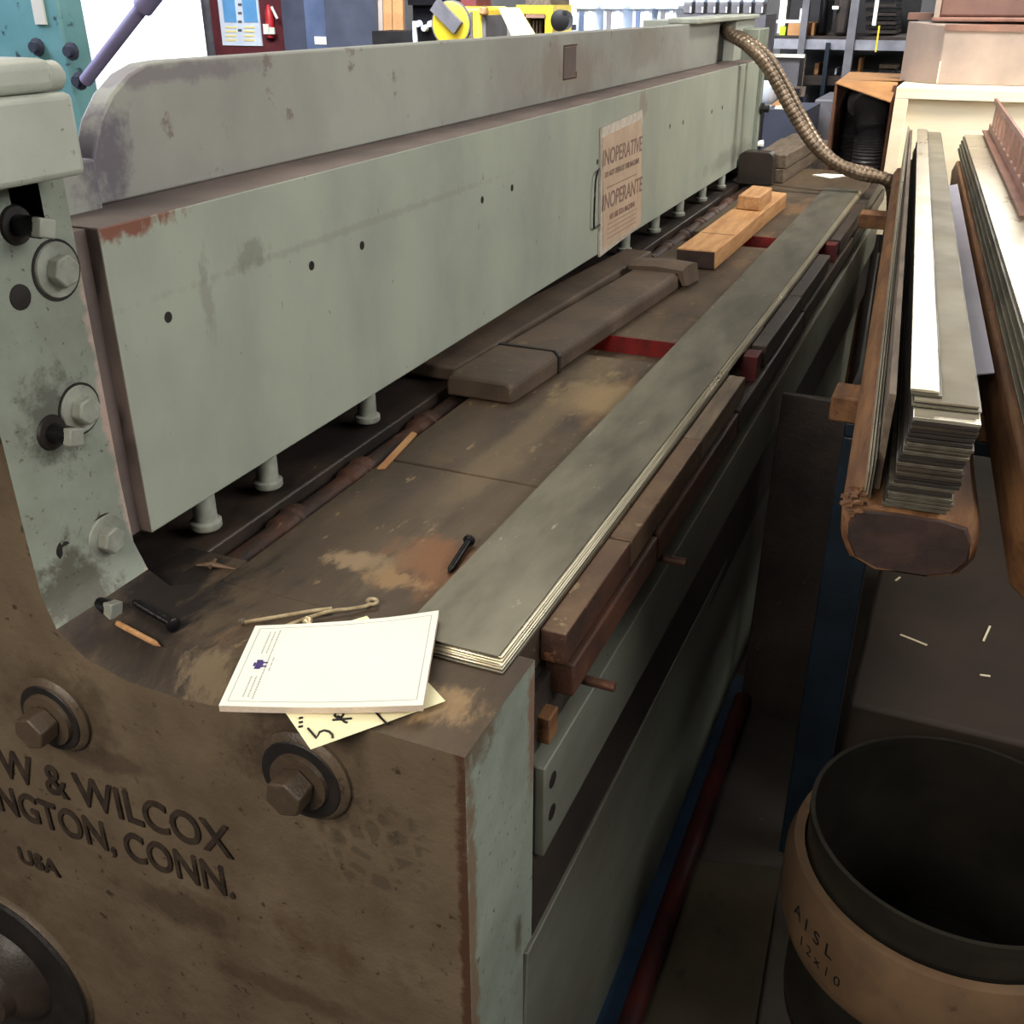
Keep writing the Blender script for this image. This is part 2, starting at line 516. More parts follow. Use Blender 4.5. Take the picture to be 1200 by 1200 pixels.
# bolts and studs on the inner edge of the end frame (axis +x)
for y, z, r in ((.748, 1.213, .027), (.742, 1.072, .025), (.742, .922, .026)):
    o = MB().lathe((-.801, y - .012, z), (1, 0, 0), [(r, 0), (r, .003), (r * .96, .0045)], 32).build('plate_bolt', BOLT, shear, smooth=True)
    MB().lathe((-.800, y - .012, z), (1, 0, 0), [(r * 1.10, 0), (r * 1.10, .0012)], 32).build('grime_ring', GRIME, o)
    MB().cyl((-.798, y - .012, z), (-.784, y - .012, z), r * .60, n=6, rot=.2).build('bolt_head', BOLT, o, bevel=.002)
for y, z, L_ in ((.690, 1.061, .034), (.690, .862, .040), (.700, 1.262, .040)):
    o = MB().lathe((-.801, y, z), (1, 0, 0), [(.019, 0), (.017, .004)], 24).build('clamp_stud', GRIME, shear, smooth=True)
    MB().cyl((-.80, y, z), (-.80 + L_ * .75, y, z), .010, n=14).build('shank', BLKBOLT, o, smooth=True)
    MB().cyl((-.80 + L_ * .70, y, z), (-.80 + L_, y, z), .0125, n=4, rot=.5).build('square_head', BOLT, o, bevel=.0015)
for y, z in ((.688, 1.198), (.676, .936)):
    MB().lathe((-.802, y, z), (1, 0, 0), [(.013, 0), (.012, .003), (.007, .0035)], 20).build('socket_screw', GRIME, shear, smooth=True)
# the cap casting at the top left
c = MB()
c.box(-1.2, -.75, .30, .748, 1.303, 1.374)
c.build('cap_casting', CAPG, shear, bevel=.006)
MB().box(-1.2, -.756, .30, .738, 1.374, 1.402).build('cap_lid', CAPG, shear, bevel=.009, seg=3)
MB().lathe((-.775, .742, 1.386), (0, 1, 0), [(.013, -.01), (.013, .012), (.008, .018)], 16).build('lid_pin', CAPG, shear, smooth=True)
MB().box(-.90, -.805, .66, .765, 1.29, 1.31).build('cap_bracket', CAPG, shear)
MB().box(-.84, -.80, .700, .735, 1.255, 1.303).build('cap_shadow_block', NAVY, shear)  # added block whose navy colour stands for the shadow below the cap

# beds of the table, with slots between them
slots = [(1.757, 1.893), (2.80, 2.945)]
ys = [(.80, 1.180, 0), (1.184, 1.757, 0), (1.893, 2.076, 0), (2.080, 2.80, 0), (2.945, 4.28, 0)]
for y0, y1, _ in ys:
    MB().box(-.712, -.341, y0, y1, TZ - .05, TZ).build('table_plate', TABLE, shear, bevel=.0022)
MB().box(-.80, -.712, .766, .852, TZ - .05, TZ).build('table_plate', TABLE, shear)
for y0, y1 in slots:
    MB().box(-.712, -.341, y0, y1, TZ - .06, TZ - .034).build('slot_floor', TABLE, shear)
    MB().box(-.690, -.341, y1 - .003, y1, TZ - .034, TZ - .001).build('slot_wall', RED, shear)
    MB().box(-.341, -.314, y1 - .02, y1 + .03, TZ - .05, TZ - .004).build('slot_lip', DRED, shear)
MB().box(-1.0, TX - .01, .80, 4.28, TZ - .16, TZ - .062).build('bed_casting', TABLE_DK, shear)
MB().box(-.96, -.772, .78, 4.2, TZ - .06, TZ - .001).build('rear_bed', TABLE_DK, shear, bevel=.003)
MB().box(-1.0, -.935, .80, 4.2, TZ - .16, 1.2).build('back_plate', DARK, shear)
# rusty rod in the trough, with collars
MB().cyl((-.745, .852, .824), (-.745, 4.1, .824), .019, n=20).build('trough_rod', RODM, shear, smooth=True)
for y in (.985, 1.155, 1.36, 2.42, 2.60, 2.78, 2.96, 3.14, 3.32, 3.5):
    MB().lathe((-.745, y, .824), (0, 1, 0), [(.019, -.03), (.024, -.022), (.024, 0), (.021, .004), (.026, .008), (.026, .022), (.019, .026)], 22).build('rod_collar', RODM, shear, smooth=True)

# hold-down feet
for y in (.89, 1.02, 1.28, 2.57, 2.84, 3.10, 3.375, 3.64):
    o = MB().lathe((-.80, y, .860), (0, 0, 1), [(.018, 0), (.0195, .002), (.0195, .009), (.016, .011)], 22).build('hold_down_foot', BOLT, shear, smooth=True)
    MB().cyl((-.80, y, .869), (-.80, y, .93), .0145, n=18).build('plunger', BOLT, o, smooth=True)

# the long guard panel, its rusty end and the ledge on its top
pnl = MB()
pnl.box(-.886, -.785, .7835, 4.045, .905, 1.245)
bmesh.ops.recalc_face_normals(pnl.bm, faces=pnl.bm.faces)
for q in pnl.bm.faces:
    if q.normal.z > .7:
        q.material_index = 1
    elif q.normal.y < -.7:
        q.material_index = 2
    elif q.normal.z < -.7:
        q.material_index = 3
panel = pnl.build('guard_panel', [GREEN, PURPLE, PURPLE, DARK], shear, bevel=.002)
MB().box(-.86, -.802, .766, .784, .905, 1.243).build('gap_packing', PURPLE, shear)
for y, z in ((.862, 1.135), (1.143, 1.131), (1.272, 1.132), (1.678, 1.131), (1.809, 1.132), (2.883, 1.134), (2.29, 1.117), (2.62, 1.10), (3.02, 1.131), (3.36, 1.13), (3.5, 1.13)):
    MB().lathe((-.7855, y, z), (1, 0, 0), [(.0062, 0), (.0062, .0008)], 16).build('bolt_hole', GRIME, shear)
# the upper board with its rounded near corner
prof = [(.86, 1.245), (3.75, 1.245), (3.75, 1.372), (1.02, 1.384), (.985, 1.382), (.955, 1.373), (.925, 1.355), (.900, 1.330), (.884, 1.30), (.872, 1.275), (.862, 1.262)]
u = MB()
u.loft([[(-.872, y, z) for y, z in prof], [(-.90, y, z) for y, z in prof]])
board = u.build('upper_board', BOARDG, shear, bevel=.003)
MB().box(-.91, -.86, .77, .872, 1.20, 1.296).build('board_lug', BOARDG, shear, bevel=.003)
# outline of a missing plate on the board
pl = MB()
for y0, y1, z0, z1 in ((2.29, 2.295, 1.285, 1.352), (2.29, 2.375, 1.350, 1.354), (2.29, 2.375, 1.283, 1.287), (2.372, 2.376, 1.283, 1.297)):
    pl.box(-.8725, -.8712, y0, y1, z0, z1)
pl.build('plate_outline', RUST, board)
MB().box(-.8725, -.8716, 2.296, 2.371, 1.288, 1.349).build('plate_patch', PURPLE, board)
# far end frame and cap
MB().box(-1.2, -.80, 4.06, 4.24, FZ, 1.345).build('end_frame', GREEN_END, shear, bevel=.004)
MB().box(-.80, -.770, 4.05, 4.08, .86, 1.26).build('end_strip', GREEN_END, shear, bevel=.003)
MB().lathe((-.77, 4.066, 1.08), (1, 0, 0), [(.02, 0), (.02, .01), (.013, .012), (.013, .03)], 12).build('plate_bolt', GRIME, shear)
MB().box(-.94, -.845, 3.35, 4.26, 1.374, 1.390).build('cap_lid', CAPG, shear, bevel=.004)
MB().box(-1.2, -.86, 3.95, 4.26, 1.20, 1.372).build('cap_casting', CAPG, shear, bevel=.003)
MB().box(-.93, -.90, 3.74, 3.95, 1.24, 1.372).build('cap_back', DARK, shear)

# front: rusty blade bars, bolts, upper apron, band coloured as shade, lower panel
for y0, y1, m in ((.86, 1.085, RUST), (1.090, 1.44, RUSTLT), (1.444, 1.757, WOODG), (1.95, 2.35, TABLE_DK), (2.354, 2.80, TABLE_DK), (3.0, 3.6, TABLE_DK), (3.605, 4.25, TABLE_DK)):
    b = MB().box(-.3405, -.311, y0, y1, .806, .8465)
    bmesh.ops.recalc_face_normals(b.bm, faces=b.bm.faces)
    for q in b.bm.faces:
        q.material_index = 1 if q.normal.z > .5 else 0
    b.build('shear_blade', [m, RUSTLT if y0 < 1.2 else m], shear, bevel=.002)
for y0, y1, m in ((.875, 1.20, RUST), (1.21, 1.70, RUST), (1.71, 2.4, TABLE_DK), (2.41, 3.3, TABLE_DK), (3.31, 4.25, TABLE_DK)):
    MB().box(-.3405, -.306, y0, y1, .756, .799).build('lower_blade', m, shear, bevel=.003)
MB().box(-.34, -.318, .835, .862, .715, .75).build('blade_shim', WOODB, shear, bevel=.002)
MB().box(-.40, -.341, .80, 4.25, .44, .80).build('front_casting', BAND, shear)
for y in (.93, 1.245):
    MB().cyl((-.341, y, .742), (-.275, y, .742), .006, n=14).build('blade_bolt', RUST, shear, smooth=True)
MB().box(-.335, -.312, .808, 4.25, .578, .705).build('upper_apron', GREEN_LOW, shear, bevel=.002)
for y, z in ((.832, .672), (.832, .625)):
    MB().lathe((-.3125, y, z), (1, 0, 0), [(.010, 0), (.010, .0012)], 20).build('bolt_hole', GRIME, shear)
MB().box(-.335, -.322, .802, 4.25, .40, .578).build('shadow_band', BAND, shear)  # recessed strip coloured dark for the shade under the apron
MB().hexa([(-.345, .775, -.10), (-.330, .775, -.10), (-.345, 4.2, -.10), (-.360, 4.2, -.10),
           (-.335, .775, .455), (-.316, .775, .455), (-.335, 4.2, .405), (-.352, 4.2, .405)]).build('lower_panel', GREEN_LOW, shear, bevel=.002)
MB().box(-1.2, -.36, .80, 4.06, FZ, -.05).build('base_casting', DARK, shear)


# ------------------------------------------------------------------ notice in its holder on the guard panel
nt = thing('safety_notice', (-.782, 2.48, .91), 'faded bilingual paper notice in a plastic sleeve on the green guard panel', 'sign')
MB().hexa([(-.784, 2.315, .900), (-.779, 2.315, .900), (-.779, 2.63, .914), (-.784, 2.63, .914),
           (-.784, 2.295, 1.188), (-.779, 2.295, 1.188), (-.779, 2.60, 1.200), (-.784, 2.60, 1.200)]).build('sleeve', CLEAR, nt)
MB().hexa([(-.779, 2.335, .912), (-.7775, 2.335, .912), (-.7775, 2.635, .920), (-.779, 2.635, .920),
           (-.779, 2.300, 1.168), (-.7775, 2.300, 1.168), (-.7775, 2.59, 1.180), (-.779, 2.59, 1.180)]).build('paper', POSTER, nt)
MN = Matrix(((0, 0, 1, -.7772), (1, 0, 0, 0), (0, 1, 0, 0), (0, 0, 0, 1)))
for body, size, y, z in (('INOPERATIVE', .050, 2.455, 1.105), ('DO NOT OPERATE THIS MACHINE', .017, 2.455, 1.078), ('INOPERANTE', .052, 2.47, 1.005), ('NO USE ESTA MAQUINA', .018, 2.47, .976)):
    M = MN.copy()
    M[1][3], M[2][3] = y, z
    text('notice_print', body, size, M, POSTTXT, nt, .0002, 'CENTER', .0006)
ln = MB()
ln.box(-.7775, -.7771, 2.34, 2.57, 1.052, 1.054)
for k in range(4):
    ln.box(-.7775, -.7771, 2.36, 2.59, .966 - k * .011, .9675 - k * .011)
ln.build('ruled_lines', POSTTXT, nt)
MB().tube(catmull([(-.782, 2.30, 1.10), (-.776, 2.265, 1.095), (-.776, 2.255, 1.07), (-.776, 2.255, .99), (-.778, 2.27, .975), (-.781, 2.31, .975)], 6), .0022, 6).build('wire_loop', BLKBOLT, nt, smooth=True)

# ------------------------------------------------------------------ steel strips lying on the table
N_S = 6
lab = ['grey steel strip on the shear table, topmost of the stack beside the notepad',
       'steel strip lying second from the top in the stack on the shear table',
       'steel strip third from the top in the stack on the shear table',
       'steel strip third from the bottom in the stack on the shear table',
       'steel strip second from the bottom in the stack on the shear table',
       'bottom steel strip of the stack lying directly on the shear table']
for k in range(N_S):
    zt = TZ + .0144 - k * .0024
    dx = [0, .003, .004, .006, .007, .009][k]
    dy = [.0, .004, .001, -.004, -.006, -.009][k]
    o = MB().hexa([(-.462 + dx, .772 + dy, zt - .0017), (-.350 + dx, .772 + dy, zt - .0017), (-.353 + dx, 3.77 + dy, zt - .0017), (-.465 + dx, 3.77 + dy, zt - .0017),
                   (-.462 + dx, .772 + dy, zt), (-.350 + dx, .772 + dy, zt), (-.353 + dx, 3.77 + dy, zt), (-.465 + dx, 3.77 + dy, zt)]).build('steel_strip', STEEL if k == 0 else BRIGHT if k < 5 else STEEL, bevel=.0003, seg=1)
    tag(o, lab[k], 'metal strip', 'steel strips stacked on the shear table')
    if k < N_S - 1:
        pass

# ------------------------------------------------------------------ notepad and yellow note card
crd = thing('note_card', (-.48, .69, TZ), 'pale yellow card with black handwriting, sticking out under the white notepad', 'note')
cA, cB, cD, cL = Vector((-.45, .589, 0)), Vector((-.372, .699, 0)), Vector((-.517, .799, 0)), Vector((-.595, .689, 0))
MB().hexa([(p.x, p.y, .8532) for p in (cA, cB, cD, cL)] + [(p.x, p.y, .8537) for p in (cA, cB, cD, cL)]).build('card', YEL, crd)


def onplane(x, y, z):
    d = FW * F_PX + RT * (x - 600) + UP * (600 - y)
    t = (z - CAMZ) / d.z
    return Vector((d.x * t, d.y * t, z))


s = MB()
strokes = [[(350, 842), (355, 841)], [(350, 847), (355, 846)], [(349.5, 852), (355, 851)],
           [(361, 853.5), (371, 865), (374.5, 858), (380, 856), (386, 857.5), (389.5, 861), (390, 865)],
           [(389.5, 844), (401, 843), (412.5, 842)], [(396, 839), (404, 846), (407, 847)],
           [(392, 838.5), (394, 834), (400, 833), (402.5, 837), (400, 841), (395, 841), (392, 838.5)],
           [(440, 834), (447, 842), (454.5, 849)]]
for st in strokes:
    s.tube([onplane(x, y, .8541) for x, y in st], .0012, 6)
s.build('handwriting', INK, crd)

pad = thing('notepad', (-.50, .70, TZ), 'thick white letterhead notepad with a small purple crest lying on the shear', 'notepad')
pc = [Vector((-.557, .600, .8545)), Vector((-.379, .668, .8615)), Vector((-.434, .808, .867)), Vector((-.606, .724, .8555))]
U_, V_ = 14, 10


def padpt(u, v, h):
    p = (pc[0] * (1 - u) + pc[1] * u) * (1 - v) + (pc[3] * (1 - u) + pc[2] * u) * v
    p = p.copy()
    p.z += .0025 * math.sin(u * PI) * -1 + .004 * max(0, u - .75) ** 1 * v * 4 * .5
    p.z += h
    return p


def padslab(h0, h1, m, name, par, inset=0):
    g = MB()
    lo = [[g.bm.verts.new(padpt(i / U_, j / V_, h0)) for i in range(U_ + 1)] for j in range(V_ + 1)]
    hi = [[g.bm.verts.new(padpt(i / U_, j / V_, h1)) for i in range(U_ + 1)] for j in range(V_ + 1)]
    for j in range(V_):
        for i in range(U_):
            g.face([hi[j][i], hi[j][i + 1], hi[j + 1][i + 1], hi[j + 1][i]])
            g.face([lo[j][i], lo[j + 1][i], lo[j + 1][i + 1], lo[j][i + 1]])
    for i in range(U_):
        g.face([lo[0][i], lo[0][i + 1], hi[0][i + 1], hi[0][i]])
        g.face([lo[V_][i], hi[V_][i], hi[V_][i + 1], lo[V_][i + 1]])
    for j in range(V_):
        g.face([lo[j][0], hi[j][0], hi[j + 1][0], lo[j + 1][0]])
        g.face([lo[j][U_], lo[j + 1][U_], hi[j + 1][U_], hi[j][U_]])
    return g.build(name, m, par)


padslab(0, .0065, PAPEREDGE, 'page_block', pad)
padslab(.0066, .0072, PAPER, 'top_sheet', pad)


def padline(g, a, b, w=.0008):
    n = 8
    P = [padpt(a[0] + (b[0] - a[0]) * i / n, a[1] + (b[1] - a[1]) * i / n, .0074) for i in range(n + 1)]
    t = (P[-1] - P[0]).normalized()
    sd = t.cross(Vector((0, 0, 1))) * w * .5
    g.loft([[p - sd, p + sd, p + sd + Vector((0, 0, .0001)), p - sd + Vector((0, 0, .0001))] for p in P])


g = MB()
padline(g, (.035, .05), (.035, .95))
padline(g, (.965, .05), (.965, .95))
padline(g, (.035, .05), (.965, .05))
padline(g, (.035, .95), (.965, .95))
g.build('border_line', LINE, pad)
g = MB()
random.seed(3)
for u in (.10, .125, .15):
    for v0, v1 in ((.10, .34), (.62, .90)) if u < .13 else ((.08, .92),):
        v = v0
        while v < v1:
            d = random.uniform(.008, .025)
            padline(g, (u, v), (u, min(v + d, v1)), .0016)
            v += d + .007
for v0 in (.40, .46, .52):
    padline(g, (.175, v0), (.175, v0 + .045), .0014)
g.build('letterhead_print', LINE, pad)
cr = padpt(.115, .48, .0075)
g = MB()
for dx, dy, sx, sy in ((0, 0, .005, .0035), (-.006, .001, .0016, .003), (.006, .001, .0016, .003), (0, .005, .003, .0012), (-.003, -.0055, .0012, .002), (.003, -.0055, .0012, .002)):
    M = Matrix.Translation(cr) @ Matrix.Rotation(R(112), 4, 'Z') @ Matrix.Translation((dx, dy, 0))
    g.box(-sx, sx, -sy, sy, 0, .00015, M)
g.build('crest', PURINK, pad)

# ------------------------------------------------------------------ small hardware on the table
def screw(head, tip, r, hr, m, name, label, cat, hm=None, group=None):
    head, tip = Vector(head), Vector(tip)
    t = thing(name, ((head.x + tip.x) / 2, (head.y + tip.y) / 2, TZ), label, cat, group)
    d = (tip - head).normalized()
    n = 44
    rf = lambda i: r * (1.0 if i % 2 else .82) * (1 if i < n - 6 else max(.12, (n - i) / 6))
    MB().tube([head.lerp(tip, i / n) for i in range(n + 1)], r, 10, rf).build('shank', m, t, smooth=True)
    MB().lathe(head - d * .003, d, [(hr * .7, -.001), (hr, .0005), (hr, .003), (r * 1.1, .006)], 16).build('head', hm or m, t, smooth=True)
    return t


screw((-.487, .990, .8575), (-.478, .915, .8535), .0042, .0075, BLKBOLT, 'machine_bolt', 'black bolt standing out on the bare brown table near the strips', 'bolt')
screw((-.692, .697, .858), (-.772, .722, .855), .0045, .008, BLKBOLT, 'machine_bolt', 'black bolt lying in the dark corner beside the end frame', 'bolt')
g = MB()
g.tube([Vector((-.752, .680, .854)), Vector((-.690, .6665, .854)), Vector((-.681, .664, .854))], .003, 8, lambda i: (.0032, .0030, .0004)[i])
tag(g.build('wooden_dowel', WOODO, smooth=True), 'thin tan wooden pencil-like stick pointing right from the lowest stud', 'stick')
wt = thing('bent_wire', (-.58, .78, TZ), 'long pale bent wire with a curled end behind the notepad', 'wire')
MB().tube(catmull([(-.630, .736, .8535), (-.600, .762, .854), (-.575, .782, .855), (-.558, .795, .855)], 6), .0022, 8).build('wire', PALEW, wt, smooth=True)
MB().lathe((-.6315, .7345, .8545), (-.7, -.7, 0), [(.002, -.002), (.004, 0), (.004, .0015)], 10).build('wire_head', STEELE, wt)
pts = catmull([(-.588, .741, .854), (-.572, .765, .856), (-.555, .787, .857), (-.540, .800, .856), (-.529, .812, .855), (-.524, .818, .8555)], 6)
a0 = pts[-1]
for k in range(1, 12):
    an = k / 11 * R(330)
    pts.append(Vector((a0.x + .0055 * math.sin(an), a0.y + .0055 * (1 - math.cos(an)) * .9, a0.z + .0002 * k)))
wt2 = thing('cotter_pin', (-.55, .79, TZ), 'pale wire pin ending in a small eye, half under the white notepad', 'pin')
MB().tube(pts, .0021, 8).build('wire', PALEW, wt2, smooth=True)
screw((-.566, .760, .8565), (-.545, .745, .854), .0028, .0058, PALEW, 'brass_screw', 'short brass screw peeking out behind the top edge of the notepad', 'screw')
g = MB()
g.hexa([(-.722, 1.279, .8515), (-.712, 1.276, .8515), (-.694, 1.147, .8505), (-.704, 1.142, .8505), (-.722, 1.279, .8545), (-.712, 1.276, .8545), (-.694, 1.147, .8525), (-.704, 1.142, .8525)])
tag(g.build('wood_splinter', WOODO), 'orange wooden splinter lying across the edge of the trough', 'splinter')
g = MB()
g.tube([(-.758, .816, .853), (-.74, .822, .855), (-.712, .828, .852)], .003, 7, lambda i: (.001, .004, .001)[i])
g.tube([(-.745, .835, .854), (-.737, .815, .855)], .002, 6)
tag(g.build('metal_clip', RUSTLT), 'small rusty bent clip near the start of the trough', 'clip')

# ------------------------------------------------------------------ wrapped timbers and wooden blocks
wb = thing('wrapped_timber', (-.65, 1.9, TZ), 'long dusty brown timber wrapped in leather lying nearest the steel strips', 'timber')
d0, d1 = Vector((-.690, 1.47, 0)), Vector((-.632, 2.34, 0))


def along(t, w_, z):
    p = d0.lerp(d1, t)
    return Vector((p.x + w_, p.y, z))


prof = lambda t, w_, h: [along(t, -w_, TZ + .001), along(t, -w_ * 1.0, TZ + h * .7), along(t, -w_ * .85, TZ + h), along(t, w_ * .85, TZ + h), along(t, w_, TZ + h * .75), along(t, w_, TZ + .001)]
MB().loft([prof(t, .058, .038) for t in (.0, .02, .3, .6, .98, 1.0)]).build('timber', LEATH, wb, bevel=.004)
MB().loft([prof(t, .062 if t > -.01 else .058, .041 if t > -.01 else .036) for t in (-.02, .0, .1, .175, .182)]).build('wrapping', LEATH, wb, bevel=.004)
MB().loft([prof(t, .0632, .0422) for t in (.183, .192)]).build('binding_strap', GRIME, wb)
MB().loft([[along(t, -.062, TZ + h0), along(t, .0, TZ + h0 + .004), along(t, .067, TZ + h0), along(t, .074, TZ + h1), along(t, .069, TZ + h1 - .003), along(t, .055, TZ + .037), along(t, -.06, TZ + .037)] for t, h0, h1 in ((.93, .045, .012), (.97, .050, .006), (1.02, .048, .004), (1.05, .042, .004))]).build('folded_flap', LEATH, wb, smooth=True)
MB().cyl(along(-.02, -.02, TZ + .017), along(-.012, -.02, TZ + .017), .001).build('tack', GRIME, wb)
b2 = MB()
b2.hexa([(-.855, 1.50, .857), (-.752, 1.50, .857), (-.702, 2.50, .857), (-.775, 2.50, .857), (-.855, 1.50, .884), (-.756, 1.50, .884), (-.706, 2.50, .884), (-.775, 2.50, .884)])
tag(b2.build('dark_plank', LEATH, bevel=.005), 'flat dark brown plank lying half under the green guard panel', 'plank')

wd1 = thing('wood_beam', (-.58, 2.95, TZ), 'orange pine beam with a dark stained end lying on the shear table', 'wood beam')
pb = MB().hexa([(-.642, 2.50, TZ + .001), (-.545, 2.505, TZ + .001), (-.535, 3.40, TZ + .001), (-.632, 3.40, TZ + .001), (-.642, 2.495, .897), (-.546, 2.50, .897), (-.536, 3.40, .897), (-.630, 3.43, .897)]).build('plank', WOODO, wd1, bevel=.003)
MB().hexa([(-.640, 2.4935, .8535), (-.5475, 2.4985, .8535), (-.5475, 2.5005, .8535), (-.640, 2.498, .8535), (-.640, 2.4905, .894), (-.5485, 2.4955, .894), (-.5485, 2.4985, .894), (-.640, 2.494, .894)]).build('stained_end', WOODEND, wd1)
MB().box(-.630, -.5455, 2.70, 2.703, .853, .8975).build('saw_kerf', WOODEND, wd1)
tag(MB().hexa([(-.622, 3.06, .898), (-.551, 3.05, .898), (-.551, 3.24, .898), (-.622, 3.26, .898), (-.619, 3.065, .937), (-.554, 3.055, .937), (-.554, 3.235, .937), (-.618, 3.255, .937)]).build('wood_block', WOODO, bevel=.004),
    'small orange wood block resting on top of the pine beam', 'wood block')

# dark round-cornered pad and grey timbers at the far end of the table
rp = []
for cx, cz, a0_ in ((-.682, .938, 0), (-.753, .938, 90)):
    for k in range(5):
        an = R(a0_ + k * 22.5)
        rp.append((cx + .025 * math.cos(an), cz + .025 * math.sin(an)))
rp = [(-.657, TZ + .0015)] + rp + [(-.778, TZ + .0015)]
tag(MB().loft([[(x, y, z) for x, z in rp] for y in (3.80, 3.86)]).build('stop_block', TABLE_DK, bevel=.003), 'dark round-cornered steel block standing at the far end of the table', 'block')
for k, (z0, z1) in enumerate(((.851, .899), (.900, .947))):
    tag(MB().hexa([(-.74, 3.88, z0), (-.630 + k * .004, 3.88, z0), (-.605 + k * .004, 4.55, z0), (-.72, 4.55, z0), (-.74, 3.88, z1), (-.630 + k * .004, 3.88, z1), (-.605 + k * .004, 4.55, z1), (-.72, 4.55, z1)]).build('grey_timber', WOODG, bevel=.003),
        ('lower' if k == 0 else 'upper') + ' grey weathered timber of the pair behind the dark steel block', 'timber')
tag(MB().hexa([(-.56, 4.10, .851), (-.49, 4.06, .851), (-.44, 4.14, .851), (-.52, 4.16, .851), (-.56, 4.10, .855), (-.49, 4.06, .853), (-.44, 4.14, .856), (-.52, 4.16, .853)]).build('paper_scrap', PAPER), 'white scrap of paper under the conduit at the far table end', 'paper')

# flexible conduits
def conduit(pts, r, label):
    P = catmull(pts, 10)
    # resample evenly
    L_ = [0]
    for a, b_ in zip(P, P[1:]):
        L_.append(L_[-1] + (b_ - a).length)
    n = int(L_[-1] / .0042)
    out, j = [], 0
    for i in range(n + 1):
        d = L_[-1] * i / n
        while j < len(P) - 2 and L_[j + 1] < d:
            j += 1
        out.append(P[j].lerp(P[j + 1], (d - L_[j]) / max(1e-6, L_[j + 1] - L_[j])))
    rf = lambda i: r * (.93, 1.0, 1.03, 1.0)[i % 4]
    return tag(MB().tube(out, r, 16, rf).build('flexible_conduit', CONDM, smooth=False), label, 'conduit')


conduit([(-.885, 3.88, 1.345), (-.84, 3.76, 1.335), (-.765, 3.70, 1.305), (-.69, 3.70, 1.237), (-.607, 3.70, 1.123), (-.525, 3.70, 1.02), (-.448, 3.70, .960), (-.36, 3.70, .925), (-.25, 3.70, .905), (-.215, 3.74, .82), (-.21, 3.8, .55), (-.2, 3.85, .10), (-.19, 3.87, FZ + .02)], .0205,
        'ribbed metal conduit arching from the shear end down to the right')
conduit([(-.885, 3.93, 1.335), (-.80, 3.83, 1.325), (-.71, 3.80, 1.27), (-.645, 3.80, 1.19), (-.575, 3.80, 1.09), (-.50, 3.775, 1.0), (-.42, 3.76, .945), (-.30, 3.76, .915), (-.25, 3.80, .82), (-.25, 3.84, .5), (-.24, 3.88, FZ + .02)], .013,
        'thinner ribbed conduit running close behind the thick one')

# ------------------------------------------------------------------ rack, beam and stacked strips on the right
rack = thing('steel_rack', (0, 1.7, FZ), 'dark blue steel rack carrying the wooden beams beside the shear', 'rack')
for x, y in ((-.125, 1.66), (.60, 1.66), (-.20, 3.3), (.60, 3.3)):
    MB().box(x, x + .07, y, y + .06, FZ, .80).build('leg', NAVY, rack, bevel=.003)
for y in (1.66, 3.3):
    MB().box(-.20 if y > 2 else -.125, .67, y, y + .06, .80, .825).build('rail', NAVY, rack, bevel=.003)
for y, x0, lb in ((1.655, -.152, 'near rough wooden crossbar under the beam of stacked strips'), (3.30, -.30, 'far rough wooden crossbar under the beams of stacked strips')):
    tag(MB().box(x0, .66, y, y + .075, .8255, .869).build('wooden_crossbar', WOODB, bevel=.004), lb, 'crossbar')

ANG = R(3.9)
LM = Matrix.Translation((0, 1.10, 0)) @ Matrix.Rotation(ANG, 4, 'Z')     # local: x across, y along


def lp(x, y, z):
    return LM @ Vector((x, y, z))


lg = []
random.seed(11)
outl = [(-.070, .905), (-.072, .930), (-.062, .948), (-.02, .951), (.04, .950), (.066, .944), (.076, .925), (.076, .900), (.062, .880), (.03, .8705), (-.03, .8705), (-.058, .882)]
for y in (-.012, -.004, .02, .06, .3, .8, 1.4, 2.0, 2.62):
    k = .88 if y < -.008 else (.96 if y < 0 else 1)
    lg.append([lp((x * k), y + (random.uniform(-.006, .006) if y < .05 else 0), .91 + (z - .91) * k) for x, z in outl])
blog = thing('rough_beam', (0, 1.7, .87), 'rounded rough-hewn brown beam holding the tall stack of narrow strips', 'wood beam')
MB().loft(lg).build('beam', WOODB, blog, smooth=True)
MB().loft([[lp(x * k, -.0135 - h, .910 + (z - .910) * k) for x, z in outl] for k, h in ((.87, 0), (.83, .003))]).build('end_grain', WOODEND, blog, smooth=True)
random.seed(5)
g = MB()
for k in range(26):
    x, z = -.070 + random.uniform(0, .02), random.uniform(.93, .95)
    p = lp(x, random.uniform(-.018, .03), z if random.random() < .6 else .952)
    g.hexa([p + Vector(v) * random.uniform(.6, 1.6) for v in ((-.004, -.002, 0), (.004, -.003, .001), (.005, .003, 0), (-.003, .002, .001), (-.003, -.001, .003), (.003, -.002, .004), (.003, .002, .003), (-.002, .001, .003))])
g.build('splintered_corner', WOODB, blog)

